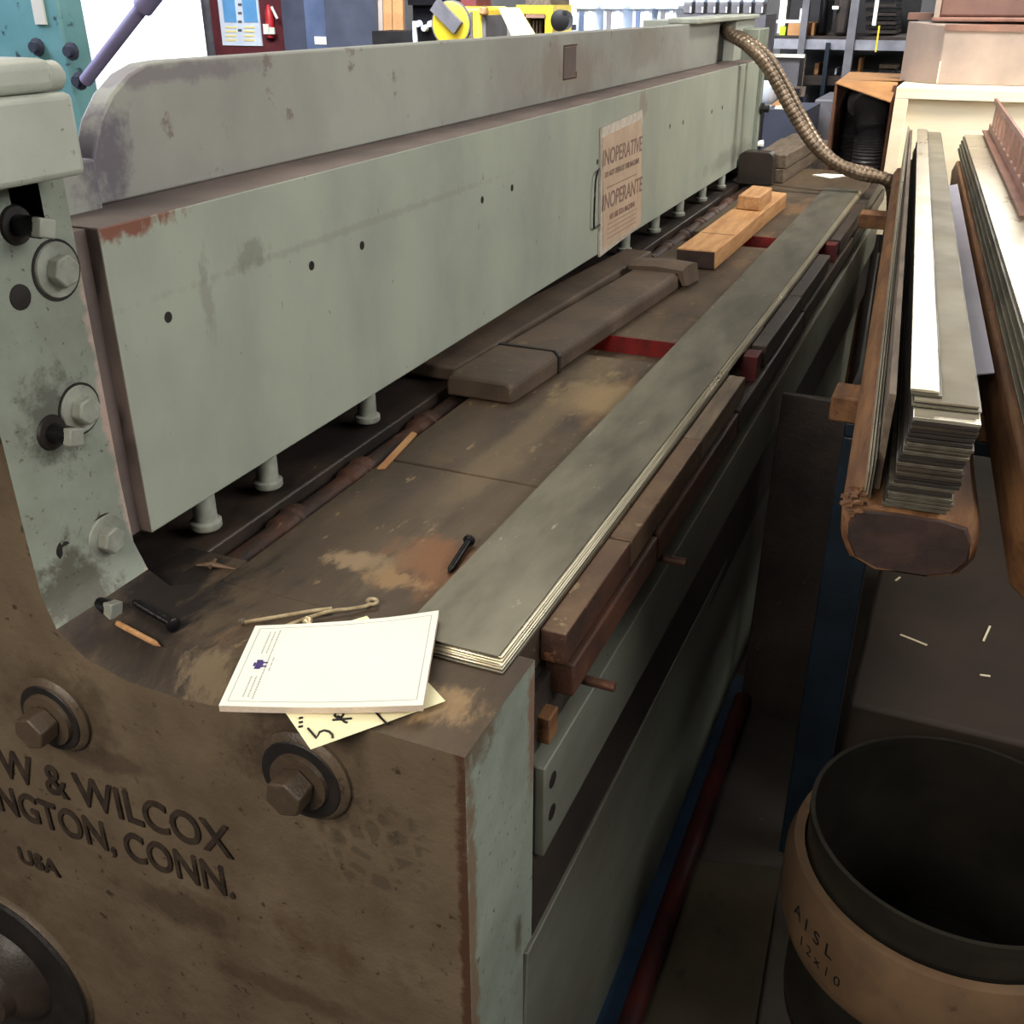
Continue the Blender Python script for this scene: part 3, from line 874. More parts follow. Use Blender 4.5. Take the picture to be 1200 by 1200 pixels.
ns = 22
ORD = 'zeroth first second third fourth fifth sixth seventh eighth ninth tenth eleventh twelfth thirteenth fourteenth fifteenth sixteenth seventeenth eighteenth nineteenth twentieth twenty-first twenty-second'.split()
z = .9515
random.seed(21)
th = .0047
for k in range(ns):
    sh = .0008 * k + random.uniform(-.0022, .0022)
    yy = random.uniform(-.003, .003) - .0006 * (ns - k)
    o = MB().hexa([lp(-.030 + sh, yy, z), lp(.036 + sh, yy, z), lp(.036 + sh, 2.60, z), lp(-.030 + sh, 2.60, z), lp(-.030 + sh, yy, z + th - .0006), lp(.036 + sh, yy, z + th - .0006), lp(.036 + sh, 2.60, z + th - .0006), lp(-.030 + sh, 2.60, z + th - .0006)]).build('narrow_strip', BRIGHT if k == ns - 1 else (STEELE, STEELE, OLIVE, BAND)[random.randrange(4)] if k else STEELE, bevel=.0004, seg=1)
    if k == ns - 1:
        tag(o, 'topmost strip of the tall lower stack, bright beneath the spacer strip', 'metal strip', 'narrow strips stacked on the rough beam')
    elif k == 0:
        tag(o, 'lowest strip of the tall stack, lying directly on the rough beam', 'metal strip', 'narrow strips stacked on the rough beam')
    else:
        tag(o, ORD[ns - k] + ' strip from the top in the tall stack on the rough beam', 'metal strip', 'narrow strips stacked on the rough beam')
    z += th
ztop = z + .0005
# strips on top of the stack
for nm, x0, x1, y0, z0, z1, m, lb in (
        ('spacer_bar', -.0425, -.0350, .03, .9515, ztop + .010, WOODG, 'dark spacer bar at the left of the upper strips on the rack'),
        ('wide_strip', -.018, .052, .026, ztop, ztop + .0028, STEEL, 'lower wide steel strip above the tall stack, jutting out to the right'),
        ('wide_strip', -.016, .049, .031, ztop + .0034, ztop + .0062, TANSTEEL, 'upper wide steel strip above the tall stack, under the shining one'),
        ('shiny_strip', -.020, .012, .042, ztop + .0068, ztop + .0100, STEEL, 'narrow strip under the brightly shining strip on the rack'),
        ('shiny_strip', -.021, .0085, .045, ztop + .0104, ztop + .0136, BRIGHT, 'brightly shining narrow strip, topmost on the rough beam')):
    tag(MB().hexa([lp(x0, y0, z0), lp(x1, y0, z0), lp(x1, 2.63, z0), lp(x0, 2.63, z0), lp(x0, y0, z1), lp(x1, y0, z1), lp(x1, 2.63, z1), lp(x0, 2.63, z1)]).build(nm, m, bevel=.0004, seg=1), lb, 'metal strip')
# strips standing on edge at the left of the stack
for k in range(3):
    x0 = -.0455 - k * .0028
    tag(MB().hexa([lp(x0, .0 + k * .01, .952), lp(x0 + .0016, .0 + k * .01, .952), lp(x0 + .0016, 2.58, .952), lp(x0, 2.58, .952), lp(x0, .0 + k * .01, 1.0 - k * .012), lp(x0 + .0016, .0 + k * .01, 1.0 - k * .012), lp(x0 + .0016, 2.58, 1.075 + k * .004), lp(x0, 2.58, 1.075 + k * .004)]).build('edge_strip', BRIGHT if k else STEEL),
        ('steel strip standing on edge right against the tall stack', 'middle one of three strips standing on edge left of the stack', 'outermost of three strips standing on edge left of the stack')[k], 'metal strip')

# pale sheet lying on the crossbars between the two stacks
tag(MB().hexa([(.020, 1.56, .9535), (.074, 1.56, .9675), (-.045, 3.30, .9675), (-.095, 3.30, .9535), (.020, 1.56, .9555), (.074, 1.56, .9695), (-.045, 3.30, .9695), (-.095, 3.30, .9555)]).build('pale_plate', mat('lavender_plate', (196, 196, 216), (184, 184, 206), 5, .5, .35, .3, 0)),
    'pale lavender flat plate between the rough beam and the wide sheets', 'plate')

# second beam with wide sheets
RM = Matrix.Translation((.116, 1.06, 0)) @ Matrix.Rotation(R(3.9), 4, 'Z')


def rp_(x, y, z):
    return RM @ Vector((x, y, z))


outl2 = [(0, .872), (-.004, .93), (.006, .962), (.10, .966), (.16, .966), (.165, .872)]
MBx = MB().loft([[rp_(x + (.02 if y < .02 else 0), y, zz) for x, zz in outl2] for y in (.0, .05, .5, 1.5, 2.8)])
tag(MBx.build('sheet_beam', WOODB, bevel=.004), 'brown wooden beam under the wide shiny sheets at the right', 'wood beam')
for k in range(8):  # sheets extended wide out of view to block light from the apron
    x0 = .014 + .0016 * k + (.003 if k % 2 else 0)
    z0 = .967 + k * .0066
    o = MB().hexa([rp_(x0, .10, z0), rp_(.72, .10, z0), rp_(.72, 3.05, z0), rp_(x0, 3.05, z0), rp_(x0, .10, z0 + .005), rp_(.72, .10, z0 + .005), rp_(.72, 3.05, z0 + .005), rp_(x0, 3.05, z0 + .005)]).build('wide_sheet', BRIGHT if k == 7 else STEEL, bevel=.0004, seg=1)
    tag(o, ('shiny topmost wide sheet in the stack at the right edge' if k == 7 else ORD[8 - k] + ' wide steel sheet from the top of the right-hand stack'), 'metal sheet', 'wide sheets on the right-hand beam')
x0 = .13
tag(MB().hexa([rp_(x0, .2, 1.021), rp_(.70, .2, 1.021), rp_(.70, 3.0, 1.021), rp_(x0 - .02, 3.0, 1.021), rp_(x0, .2, 1.024), rp_(.70, .2, 1.024), rp_(.70, 3.0, 1.024), rp_(x0 - .02, 3.0, 1.024)]).build('covering_sheet', BRIGHT), 'bright sheet laid over the right part of the wide sheets', 'metal sheet')
# slotted channel lying on them
ch = MB()
n = 12
for k in range(n):
    y = 1.5 + k * .13
    ch.box(.105, .113, y, y + .05, 1.050, 1.12, RM)
ch.box(.105, .113, 1.45, 3.1, 1.026, 1.052, RM)
ch.box(.105, .113, 1.45, 3.1, 1.12, 1.135, RM)
ch.box(.085, .105, 1.45, 3.1, 1.026, 1.03, RM)
tag(ch.build('slotted_channel', PINKT), 'pinkish slotted channel standing on the wide sheets', 'channel')

# crate and dark boards below
tag(MB().box(-.045, .75, 1.78, 2.9, FZ, .20).build('brown_crate', BRCARD, bevel=.01), 'big brown box standing on the floor behind the round hoop', 'box')
for k, (x, y, a_, l_) in enumerate(((.055, 2.06, -20, .03), (.0, 2.32, 70, .012), (.20, 2.15, 80, .035), (.20, 1.98, 10, .01))):
    M = Matrix.Translation((x, y, .2012)) @ Matrix.Rotation(R(a_), 4, 'Z')
    tag(MB().box(-l_, l_, -.0022, .0022, 0, .002, M).build('wood_sliver', WOODP), ('longest pale sliver in the middle of the brown box top', 'tiny pale sliver near the left edge of the brown box, just below the beam', 'upright pale sliver at the dark right part of the box top', 'short pale sliver nearest the round hoop on the box top')[k], 'sliver')
tag(MB().hexa([(-.30, 2.10, FZ), (-.14, 2.10, FZ), (-.14, 2.12, FZ), (-.30, 2.12, FZ), (-.30, 2.16, .68), (-.14, 2.16, .68), (-.14, 2.18, .68), (-.30, 2.18, .68)]).build('leaning_board', TABLE_DK, bevel=.002), 'dark board standing upright between the shear and the blue rack', 'board')
tag(MB().hexa([(-.285, .7, FZ + .001), (-.05, .7, FZ + .001), (-.11, 1.60, FZ + .001), (-.277, 1.55, FZ + .001), (-.285, .7, FZ + .02), (-.05, .7, FZ + .02), (-.11, 1.60, FZ + .02), (-.277, 1.55, FZ + .02)]).build('floor_board', OLIVE, bevel=.002), 'olive brown plywood board lying on the floor beside the shear', 'board')
tag(MB().box(-.352, -.285, .7, 2.2, FZ + .001, FZ + .03).build('floor_channel', BLUE, bevel=.003), 'blue steel channel lying along the foot of the shear', 'channel')
tag(MB().cyl((-.268, .7, FZ + .055), (-.292, 2.07, FZ + .055), .019, n=20).build('red_pipe', mat('dull_red_paint', (72, 20, 18), (36, 16, 16), 6, .9, .5, 0, .2), smooth=True), 'dark red pipe lying beside the blue channel on the floor', 'pipe')

# ------------------------------------------------------------------ round hoop and metal ring, bottom right
hp = thing('round_hoop', (.159, 1.374, FZ), 'tan round hoop drum with a dark metal ring inside and pencilled writing', 'drum')
CX, CY, RR = .159, 1.374, .222


def wall(prof_, m, name, par, n=72, sq=1.0):
    rings_ = [[Vector((CX + r * math.cos(2 * PI * i / n), CY + r * math.sin(2 * PI * i / n), z_)) for i in range(n)] for r, z_ in prof_]
    rings_.append(rings_[0])
    g_ = MB()
    rs = [[g_.bm.verts.new(p) for p in r] for r in rings_[:-1]]
    m_ = len(rs)
    for a in range(m_):
        b_ = (a + 1) % m_
        for i in range(n):
            j = (i + 1) % n
            g_.face([rs[a][i], rs[a][j], rs[b_][j], rs[b_][i]])
    return g_.build(name, m, par, smooth=True)


wall([(RR, .30), (RR, FZ + .03), (RR - .002, FZ + .03), (RR - .002, .30)], DRUMIN, 'metal_ring', hp)
wall([(RR + .003, .302), (RR + .003, .285), (RR - .004, .285), (RR - .004, .302)], DRUMIN, 'rolled_rim', hp)
wall([(RR + .020, .235), (RR + .030, .20), (RR + .030, .12), (RR + .018, .08), (RR + .004, .08), (RR + .004, .235)], DRUMOUT, 'hoop', hp)
MB().lathe((CX, CY, FZ + .005), (0, 0, 1), [(RR - .003, 0), (RR - .003, .03)], 48).build('bottom', DARK, hp)
MB().lathe((CX, CY, FZ), (0, 0, 1), [(RR - .06, 0), (RR - .06, .004)], 48).build('base', DARK, hp)


def hooptext(body, size, ang, z_):
    step = size * .78
    for i, chh in enumerate(body):
        if chh == ' ':
            continue
        a = ang + i * step / (RR + .03)
        n_ = Vector((math.cos(a), math.sin(a), 0))
        t_ = Vector((-math.sin(a), math.cos(a), 0))
        p = Vector((CX, CY, z_)) + n_ * (RR + .0302)
        M = Matrix(((t_.x, 0, n_.x, p.x), (t_.y, 0, n_.y, p.y), (0, 1, 0, p.z), (0, 0, 0, 1)))
        text('pencil_mark', chh, size, M, INK, hp, .0003)


hooptext('AISL', .034, R(214), .165)
hooptext('12x10', .026, R(219), .128)

# ------------------------------------------------------------------ crate, cartons behind the stacks
pc_ = thing('plywood_crate', (0, 4.5, FZ), 'pale plywood crate with battens behind the metal stacks', 'crate')
MB().box(-.315, .80, 4.31, 4.9, .62, 1.135).build('panel', WOODP, pc_)
MB().box(-.29, .80, 4.33, 4.9, FZ, .62).build('dark_filler', DARK, pc_)  # filler block added so the space below the crate stays dark
for x0, x1, z0, z1 in ((-.325, .80, 1.112, 1.150), (-.325, -.278, .62, 1.112)):
    MB().box(x0, x1, 4.285, 4.312, z0, z1).build('batten', WOODP, pc_, bevel=.002)
MB().box(-.325, .8, 4.312, 4.9, 1.135, 1.150).build('lid', WOODP, pc_)
ct = thing('carton', (0, 4.7, 1.15), 'large pinkish grey carton standing on the plywood crate', 'carton')
MB().hexa([(-.345, 4.62, 1.151), (-.20, 4.50, 1.151), (.75, 4.55, 1.151), (.70, 4.88, 1.151), (-.345, 4.62, 1.362), (-.20, 4.50, 1.352), (.75, 4.55, 1.345), (.70, 4.88, 1.36)]).build('carton_body', PINKC, ct, bevel=.003)
MB().hexa([(-.205, 4.497, 1.335), (-.19, 4.495, 1.335), (.75, 4.545, 1.325), (.70, 4.85, 1.335), (-.205, 4.497, 1.355), (-.19, 4.495, 1.355), (.75, 4.545, 1.350), (.70, 4.85, 1.36)]).build('lid_strip', PINKT, ct)
MB().box(-.202, -.197, 4.495, 4.503, 1.155, 1.23).build('corner_tape', WOODP, ct)
tr = thing('tray', (0, 4.7, 1.36), 'pinkish brown tray with raised rim on top of the carton', 'tray')
MB().box(-.26, .7, 4.56, 4.86, 1.364, 1.378).build('tray_base', PINKT, tr, bevel=.004)
MB().box(-.24, .7, 4.60, 4.84, 1.378, 1.52).build('tray_wall', mat('tray_wall', (128, 98, 88), (112, 86, 78), 6, .7, .5, 0, .1), tr, bevel=.01)
MB().box(-.255, -.235, 4.585, 4.60, 1.378, 1.52).build('corner_post', PINKC, tr)
tag(MB().box(-.36, -.27, 4.75, 4.87, 1.366, 1.390).build('brown_slab', PINKT), 'brown slab jutting out left of the tray on the carton', 'slab')

cb = thing('cardboard_box', (-.45, 4.7, FZ), 'open cardboard box full of black ribbed hose behind the conduit', 'box')
MB().box(-.565, -.345, 4.90, 4.91, FZ, 1.14).build('back_panel', CARDD, cb)
MB().box(-.572, -.562, 4.50, 4.91, FZ, 1.140).build('side_panel', CARDD, cb)
MB().box(-.355, -.345, 4.50, 4.91, FZ, 1.14).build('side_panel', CARDD, cb)
MB().box(-.562, -.355, 4.50, 4.51, FZ, .80).build('front_panel', CARD, cb)
MB().hexa([(-.572, 4.50, 1.142), (-.350, 4.43, 1.085), (-.345, 4.58, 1.145), (-.57, 4.60, 1.146), (-.572, 4.50, 1.146), (-.350, 4.43, 1.089), (-.345, 4.58, 1.149), (-.57, 4.60, 1.150)]).build('flap', CARD, cb)
MB().hexa([(-.572, 4.60, 1.145), (-.335, 4.60, 1.152), (-.335, 4.91, 1.155), (-.57, 4.91, 1.158), (-.572, 4.60, 1.149), (-.335, 4.60, 1.156), (-.335, 4.91, 1.16), (-.57, 4.91, 1.162)]).build('flap', CARD, cb)
pts = catmull([(-.485, 4.72, 1.06), (-.445, 4.65, 1.06), (-.425, 4.60, .98), (-.418, 4.59, .8), (-.418, 4.59, FZ + .01)], 50)
tag(MB().tube(pts, .05, 24, lambda i: .062 if i % 2 else .056).build('black_hose', DUCT), 'glossy black ribbed hose bent over inside the cardboard box', 'hose')
pts = catmull([(-.50, 4.79, 1.09), (-.50, 4.79, 1.0), (-.50, 4.79, .8), (-.50, 4.79, FZ + .01)], 50)
tag(MB().tube(pts, .045, 24, lambda i: .056 if i % 2 else .05).build('black_hose', DUCT), 'second black hose deep in the left part of the cardboard box', 'hose')

# ------------------------------------------------------------------ background, left
def slab(name, px0, px1, py0, py1, Y, dy, m, parent=None, down=None, bevel=0):
    """an upright block at depth Y with the width seen between two places, reaching down to z=down if given"""
    a, b_ = at(px0, py1, Y), at(px1, py0, Y)
    return MB().box(a.x, b_.x, Y, Y + dy, a.z if down is None else down, b_.z).build(name, m, parent, bevel=bevel)


tl = thing('teal_column', (-3.1, 3.1, FZ), 'teal painted machine column behind the shear at the far left', 'machine')
MB().hexa([(-3.9, 3.0, FZ), (-2.97, 3.0, FZ), (-2.97, 3.12, FZ), (-3.9, 3.12, FZ), (-3.9, 3.0, 1.75), (-3.02, 3.0, 1.75), (-3.02, 3.12, 1.75), (-3.9, 3.12, 1.75)]).build('column_body', TEAL, tl, bevel=.01)
MB().box(-3.12, -3.07, 2.992, 3.0, 1.36, 1.6).build('label_plate', PAPER, tl)
for p_ in ((45, 55), (85, 60), (95, 95)):
    q_ = at(p_[0], p_[1], 3.0)
    MB().lathe(q_, (0, -1, 0), [(.03, 0), (.03, .01), (.018, .012), (.018, .03)], 12).build('bolt', SLATE, tl)
lv0, lv1 = at(100, 95, 2.97), at(185, -15, 2.97)
MB().cyl(lv0, lv1, .022, n=12).build('lever', LAV, tl, smooth=True)
MB().cyl(lv0 + (lv1 - lv0) * .80, lv1, .034, n=12).build('lever_grip', LAV, tl, smooth=True)

st = thing('door_post_pipe', (-6.4, 8.4, FZ), 'grey steel pipe standing at the edge of the bright doorway', 'pipe')
a, b_ = at(237, 5, 8.4), at(249, 5, 8.4)
MB().cyl(((a.x + b_.x) / 2, 8.4, FZ), ((a.x + b_.x) / 2, 8.4, 2.2), (b_.x - a.x) / 2, n=16).build('pipe', GREYP, st, smooth=True)
MB().box(b_.x + .02, b_.x + .07, 8.4, 8.45, FZ, 2.2).build('edge_strip', WHITEP, st)
bd = thing('notice_board', (-5.2, 8.0, FZ), 'maroon board with a blue and yellow chart beside the doorway', 'board')
slab('board', 254, 336, -20, 75, 8.0, .05, MAROON, bd, FZ)
slab('chart', 261, 301, -8, 53, 7.985, .012, WHITEP, bd)
LB = mat('chart_blue', (110, 170, 220), (100, 160, 210), 5, .5, .6, 0, 0)
LY = mat('chart_yellow', (250, 232, 160), (244, 226, 150), 5, .5, .6, 0, 0)
for a_, b2_ in ((263, 274), (286, 299)):
    slab('chart_picture', a_, b2_, -5, 26, 7.98, .004, LB, bd)
for k in range(4):
    slab('chart_line', 264, 277, 31 + k * 5, 33 + k * 5, 7.98, .004, LY, bd)
    slab('chart_line', 286, 298, 31 + k * 5, 33 + k * 5, 7.98, .004, LY, bd)
    slab('chart_mark', 279, 283, 4 + k * 10, 7 + k * 10, 7.98, .004, GREYP, bd)
ex = thing('fire_extinguisher', at(316, 45, 7.955), 'red fire extinguisher with white labels hanging beside the chart', 'fire extinguisher')
a, b_ = at(309, 44, 7.955), at(322, 4, 7.955)
MB().lathe(((a.x + b_.x) / 2, 7.962, a.z), (0, 0, 1), [(.03, 0), (.036, .02), (.036, .19), (.02, .23), (.012, .25)], 20).build('cylinder', REDE, ex, smooth=True)
slab('label', 309, 314, 28, 40, 7.91, .01, PAPER, ex)
slab('label', 316, 321, 32, 40, 7.91, .01, PAPER, ex)
p0, p1 = at(318, 8, 7.92), at(325, 22, 7.92)
MB().cyl(p0, p1, .012).build('nozzle', PAPER, ex)
cbn = thing('slate_cabinet', (-4.3, 7.6, FZ), 'slate blue cabinet with a lighter strip and small label', 'cabinet')
slab('body', 336, 384, -30, 80, 7.6, .5, SLATE, cbn, FZ)
slab('side_strip', 362, 383, -30, 80, 7.585, .02, SLATEL, cbn, FZ)
slab('label', 369, 382, 43, 52, 7.575, .008, PAPER, cbn)
tag(slab('dark_cabinet', 385, 436, -30, 80, 7.4, .5, SLATE, None, FZ), 'plain dark blue cabinet right of the labelled one', 'cabinet')
for k, (x0, x1, m) in enumerate(((437, 442, PINKC), (443, 453, CARD), (454, 466, CARD))):
    a, b_, c_, d_ = at(x0, 38, 7.0), at(x1, 38, 7.0), at(x0 + 4, -8, 7.1), at(x1 + 4, -8, 7.1)
    MBx = MB().hexa([(a.x, 7.0, FZ), (b_.x, 7.0, FZ), (b_.x, 7.03, FZ), (a.x, 7.03, FZ), (c_.x, 7.12, c_.z), (d_.x, 7.12, d_.z), (d_.x, 7.15, d_.z), (c_.x, 7.15, c_.z)])
    tag(MBx.build('leaning_plank', m), ('greyish plank leaning at the right of the dark cabinet', 'tan plank leaning second from the dark cabinet', 'tan plank leaning nearest the black machine post')[k], 'plank')
tag(slab('low_dark_bench', 437, 485, 37, 60, 6.6, .3, DARK, None, FZ), 'low dark bench in front of the leaning planks', 'bench')
pm = thing('press_machine', (-2.9, 6.0, FZ), 'black machine post with pale highlights left of the yellow machines', 'machine')
slab('post', 484, 514, -20, 60, 6.0, .3, BLKBOLT, pm, FZ, .02)
slab('chrome_strip', 484.5, 487.5, 25, 60, 5.985, .02, WHITEP, pm)
slab('cross_arm', 478, 545, -10, 6, 5.95, .1, BLKBOLT, pm)
for k in range(3):
    q_ = at(492 + k * 7, 28 + (k % 2) * 5, 5.99)
    MB().lathe(q_, (0, -1, 0), [(.02, 0), (.016, .03)], 10).build('knob', WHITEP, pm, smooth=True)
ym = thing('yellow_saw', (-2.5, 5.8, FZ), 'yellow machine with a black diagonal arm and round guard', 'machine')
slab('body', 511, 563, 8, 70, 5.8, .4, YELM, ym, FZ, .02)
q_ = at(529, 28, 5.79)
MB().lathe(q_, (0, -1, 0), [(.115, -.01), (.115, .01), (.105, .015)], 36).build('round_guard', YELM, ym, smooth=True)
MB().lathe(q_ + Vector((0, .003, 0)), (0, -1, 0), [(.122, -.01), (.122, .012)], 36).build('guard_rim', GREYP, ym)
p0, p1 = at(508, 5, 5.74), at(536, 33, 5.74)
d_ = (p1 - p0).normalized()
n_ = Vector((-d_.z, 0, d_.x)) * .038
MB().hexa([p0 - n_, p1 - n_, p1 - n_ + Vector((0, .03, 0)), p0 - n_ + Vector((0, .03, 0)), p0 + n_, p1 + n_, p1 + n_ + Vector((0, .03, 0)), p0 + n_ + Vector((0, .03, 0))]).build('diagonal_arm', GREYP, ym)
slab('slot', 551, 553, 14, 60, 5.79, .012, GREYP, ym)
slab('handle', 561, 569, 8, 18, 5.78, .05, WOODO, ym, None, .01)
slab('red_top', 540, 558, -10, 7, 5.85, .2, MAROON, ym)
slab('dark_side', 563, 569, 18, 70, 5.82, .3, GREYP, ym, FZ)
y2 = thing('yellow_press', (-1.9, 5.8, FZ), 'second yellow machine with a pale slanted chute and open front', 'machine')
slab('frame_top', 605, 648, 6, 16, 5.9, .3, YELM, y2)
slab('frame_side', 638, 648, 16, 70, 5.9, .3, YELM, y2, FZ)
slab('frame_side', 606, 613, 16, 70, 5.9, .3, YELM, y2, FZ)
slab('dark_core', 613, 638, 16, 70, 6.0, .2, DARK, y2, FZ)
slab('copper_bar', 616, 638, 17, 21, 5.88, .05, PINKT, y2)
for k in range(4):
    slab('tool_rod', 620 + k * 4, 622 + k * 4, 24, 40, 5.95, .02, WOODG, y2)
slab('paper_roll', 616, 645, -8, 6, 5.9, .3, WOODG, y2)
a, b_, c_, d_ = at(584, 9, 5.7), at(606, 9, 5.7), at(601, 45, 5.6), at(628, 45, 5.6)
MB().hexa([c_, d_, d_ + Vector((0, .03, 0)), c_ + Vector((0, .03, 0)), a, b_, b_ + Vector((0, .03, 0)), a + Vector((0, .03, 0))]).build('chute', CREAM, y2)
tag(slab('dark_toolbox', 571, 603, 12, 30, 6.95, .3, SLATE, None, at(655, 30, 6.9).z + .001), 'dark toolbox between the two yellow machines', 'toolbox')
tag(slab('grey_workbench', 565, 655, 30, 60, 6.9, .4, GREYP, None, FZ), 'grey workbench between and behind the yellow machines', 'workbench')
wh = thing('dark_motor', at(657, 30, 5.9), 'dark round motor at the right of the second yellow machine', 'motor')
MB().lathe(at(656, 24, 5.85), (0, -1, 0), [(.05, -.08), (.055, 0), (.03, .01)], 20).build('motor_body', DARK, wh, smooth=True)
MB().lathe(at(662, 15, 5.85), (0, -1, 0), [(.012, -.03), (.012, .01)], 12).build('knob', DARK, wh)
slab('bracket', 652, 660, 26, 33, 5.86, .06, GREYP, wh)

# white plastic bins seen against the bright opening
tbl = tag(slab('white_table', 662, 800, 38, 50, 6.3, .6, WHITEP, None, FZ), 'white table carrying the pale plastic totes', 'table')
TTZ = at(800, 38, 6.3).z + .001
for k, x in enumerate((674, 706, 740, 769)):
    t_ = thing('plastic_tote', at(x + 12, 38, 6.3), ('pale translucent tote nearest the yellow machine', 'pale tote, second from the yellow machine', 'pale tote, third from the yellow machine', 'pale tote nearest the conduit end of the shear')[k], 'tote', 'pale totes on the white table')
    slab('tote_wall', x, x + 24, 10, 38, 6.32, .25, WHITEP, t_, TTZ, .01)
    slab('rim', x - 2, x + 26, 6, 11, 6.30, .29, WHITEP, t_, None, .006)
    slab('ridge', x + 4, x + 10, 13, 36, 6.31, .02, SLATEL if k % 2 == 0 else GREYP, t_)
    slab('ridge', x + 15, x + 20, 13, 36, 6.31, .02, WHITEP, t_)
# grey ribbed tubs on a shelf behind the far cap
sh = tag(slab('tub_shelf', 796, 898, 17, 22, 6.0, .3, GREYP, None, FZ), 'grey counter behind the far cap of the shear', 'counter')
TUBZ = at(898, 17, 6.0).z + .001
for k in range(7):
    x = 800 + k * 14
    t_ = thing('small_tub', at(x + 5, 17, 5.95), ('leftmost', 'second', 'third', 'middle', 'third from right', 'second from right', 'rightmost')[k] + ' small grey tub in the row above the far cap', 'tub', 'small tubs in a row')
    slab('tub_body', x, x + 11, 3, 17, 6.0, .1, GREYP, t_, TUBZ, .006)
    slab('tub_lid', x + 1, x + 12, -4, 3, 6.0, .1, WHITEP, t_, None, .004)
    slab('tub_label', x + 8, x + 10, 8, 15, 5.99, .012, PAPER, t_)

# ------------------------------------------------------------------ shelving behind, right
rk = thing('storage_rack', (-1.2, 6.6, FZ), 'tall steel storage rack with a grey beam behind the conduit', 'rack')
for x0, x1, dx in ((944, 952, -5), (1001, 1011, -6), (968, 973, -3)):
    top = -25 if x0 != 968 else 50
    a, b_ = at(x0, top, 6.6), at(x1, top, 6.6)
    MB().box(a.x, b_.x, 6.6, 6.66, FZ, a.z if x0 == 968 else 2.4).build('upright', GREYP if x0 != 968 else NAVY, rk)
slab('shelf_beam', 905, 1075, 48, 57, 6.62, .05, mat('pale_grey_beam', (150, 150, 156), (120, 120, 128), 9, .7, .5, 0, .1), rk)
slab('shelf_deck', 900, 1080, 44, 48, 6.66, .7, TABLE_DK, rk)
slab('lower_deck', 905, 1080, 92, 98, 6.66, .7, TABLE_DK, rk)
DZ = at(1080, 44, 6.66).z + .001
LDZ = at(1080, 92, 6.66).z + .001
slab('back_panel', 900, 1085, -30, 190, 7.5, .04, DARK, rk, FZ)
tag(slab('tan_box', 922, 945, 27, 44, 6.7, .3, CARD, None, DZ), 'tan cardboard box on the rack shelf beside the lime bag', 'box')
tag(slab('tan_box', 950, 955, 27, 44, 6.72, .25, CARD, None, DZ), 'narrow tan box on the rack just right of the upright', 'box')
tag(slab('lime_bag', 913, 921, 31, 44, 6.7, .2, LIME, None, DZ), 'lime green bag at the left end of the rack shelf', 'bag')
tag(slab('white_tray', 907, 938, 24, 27, 6.7, .2, WHITEP), 'thin white tray standing out left of the tan box', 'tray')
tag(slab('white_bag', 912, 924, -10, 26, 7.05, .2, PAPER, None, DZ), 'crumpled white bag at the top left of the rack', 'bag')
tag(slab('dark_bag', 926, 944, -10, 12, 7.05, .2, DARK, None, DZ), 'dark bag on the rack behind the left upright', 'bag')
tag(slab('white_stick', 936, 940, 10, 28, 7.0, .03, PAPER, None, DZ), 'short white stick standing behind the tan box', 'stick')
for k in range(9):
    tag(slab('stacked_panel', 1014, 1050, -6 + k * 5.2, -2.6 + k * 5.2, 6.9, .4, BLKBOLT if k % 2 else TABLE_DK), ('top', 'second', 'third', 'fourth', 'middle', 'fourth from bottom', 'third from bottom', 'second from bottom', 'bottom')[k] + ' dark flat panel in the pile at the right of the rack', 'panel', 'dark panels piled on the rack')
tag(slab('black_bin', 956, 972, -12, 40, 6.75, .3, BLKBOLT, None, DZ, .03), 'black rounded bin on the rack beside the left upright', 'bin')
tag(slab('brown_bin', 976, 999, -12, 43, 6.75, .3, TABLE_DK, None, DZ, .02), 'dark brown bin on the rack left of the middle upright', 'bin')
tag(slab('white_rag', 975, 983, 7, 11, 6.73, .02, PAPER), 'white rag hanging on the dark brown bin', 'rag')
sr = thing('hanging_strap', at(1028, 60, 6.5), 'white rod with a yellow strap hanging at the rack', 'strap')
slab('rod', 1026, 1030, -30, 30, 6.5, .02, PAPER, sr)
slab('strap', 1027, 1029.5, 30, 61, 6.5, .01, YELM, sr)
mo = thing('grey_framed_panel', at(925, 110, 6.2), 'grey framed panel like an old screen below the rack beam', 'screen')
slab('screen', 905, 938, 66, 102, 6.22, .2, GREYP, mo)
slab('frame_top', 903, 943, 64, 67, 6.2, .03, PAPER, mo)
slab('frame_side', 938, 944, 67, 112, 6.2, .03, WOODG, mo)
slab('frame_bottom', 905, 944, 102, 112, 6.2, .03, WOODG, mo)
slab('stand', 912, 932, 100, 112, 6.24, .1, GREYP, mo, FZ)
tag(slab('dark_slot_box', 925, 937, 104, 110, 6.19, .0098, DARK), 'small dark box in the bottom frame of the grey panel', 'box')
for k, (x, y, w_, h, m, lb) in enumerate(((952, 74, 8, 26, WOODO, 'orange brown rag hanging left in the rack'), (962, 68, 5, 30, RUSTLT, 'brown rod bundle hanging in the rack'),
                                          (976, 80, 5, 22, WHITEP, 'white bottle standing in the lower rack bay'), (984, 76, 7, 26, PINKT, 'pink brown can standing in the lower rack bay'),
                                          (992, 84, 5, 18, BLUE, 'blue can standing beside the middle upright'), (1003, 68, 7, 28, CARD, 'cardboard tube standing right of the middle upright'),
                                          (1016, 86, 4, 10, WHITEP, 'small white jar at the right of the lower bay'), (1028, 82, 20, 14, DARK, 'dark crate at the right of the lower rack bay'),
                                          (1030, 76, 22, 4, WOODG, 'grey green plank lying on the dark crate'))):
    tag(slab(lb.split()[2 if lb.split()[1] in ('brown', 'green') else 1], x, x + w_, y, y + h if k != 8 else 80, 6.75 if k != 8 else 6.74, .15, m, None, LDZ if k != 8 else None), lb, lb.split()[2 if lb.split()[1] in ('brown', 'green') else 1])
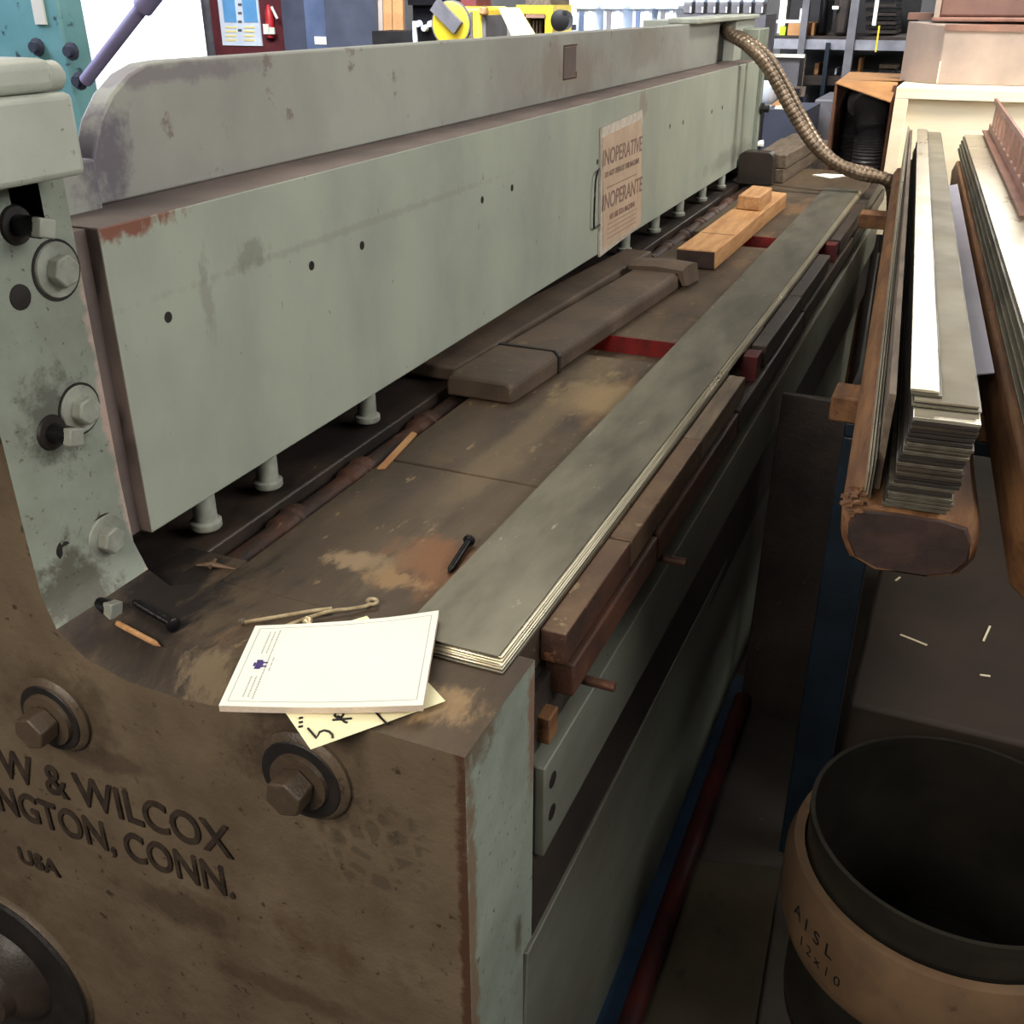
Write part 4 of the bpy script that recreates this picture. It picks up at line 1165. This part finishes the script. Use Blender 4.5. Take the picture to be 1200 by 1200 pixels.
tag(slab('grey_bin', 946, 982, 117, 190, 5.9, .5, GREYP, None, FZ, .01), 'grey metal bin left of the cardboard box of hose', 'bin')
tag(slab('navy_box', 918, 945, 112, 170, 6.5, .1, SLATE, None, FZ, .01), 'navy box behind the conduit, left of the grey bin', 'box')
tag(MB().lathe(at(899, 122, 5.66), (0, 0, 1), [(.03, 0), (.05, .03), (.05, .09), (.03, .11)], 20).build('white_jug', WHITEP, None, smooth=True), 'round white jug just right of the far end of the shear', 'jug')
tb = tag(slab('cluttered_bench', 893, 945, 130, 160, 5.4, .45, SLATE, None, FZ), 'dark blue bench covered with papers behind the shear end', 'bench')
q_ = at(910, 128, 5.5)
q_.z = at(945, 130, 5.4).z + .032
tag(MB().hexa([(q_.x + .01, 5.47, q_.z - .03), (q_.x + .11, 5.40, q_.z - .03), (q_.x + .09, 5.6, q_.z - .03), (q_.x - .05, 5.62, q_.z - .03), (q_.x + .01, 5.47, q_.z - .022), (q_.x + .11, 5.40, q_.z - .022), (q_.x + .04, 5.6, q_.z + .01), (q_.x, 5.62, q_.z + .01)]).build('folded_board', CARD), 'brown folded cardboard on the bench behind the shear', 'cardboard')
tag(slab('paper_sheet', 893, 915, 122, 128, 5.75, .1, PAPER), 'white paper sheets on the bench beside the jug', 'paper')
tag(slab('dark_tray', 916, 950, 168, 178, 4.96, .3, DARK, None, at(985, 178, 4.95).z + .002), 'black tray behind the grey timbers', 'tray')
tag(slab('grey_pallet', 893, 985, 178, 215, 4.95, .4, WOODG, None, FZ), 'grey pallet stack carrying the black tray beyond the table', 'pallet')
for k, (x0, x1, y, Y, m, lb, cat) in enumerate(((894, 903, 168, 5.15, PAPER, 'white rag lying low beside the far shear frame', 'rag'), (897, 916, 141, 5.2, PAPER, 'white paper lying below the folded cardboard', 'paper'))):
    p_ = at(x0, y, Y)
    p1_ = at(x1, y, Y)
    zz = at(945, 130, 5.4).z + .002 if k else at(985, 178, 4.95).z + .002
    Yk = 5.405 if k else 4.98
    M = Matrix.Translation((p_.x, Yk, zz)) @ Matrix.Rotation(R(14), 4, 'Z')
    tag(MB().hexa([M @ Vector(v) for v in ((0, 0, 0), (p1_.x - p_.x, 0, 0), (p1_.x - p_.x + .0, .07, 0), (.02, .14, 0), (0, 0, .006), (p1_.x - p_.x, 0, .012), (p1_.x - p_.x + .0, .07, .02), (.02, .14, .008))]).build(('crumpled_rag', 'loose_paper')[k], m), lb, cat)
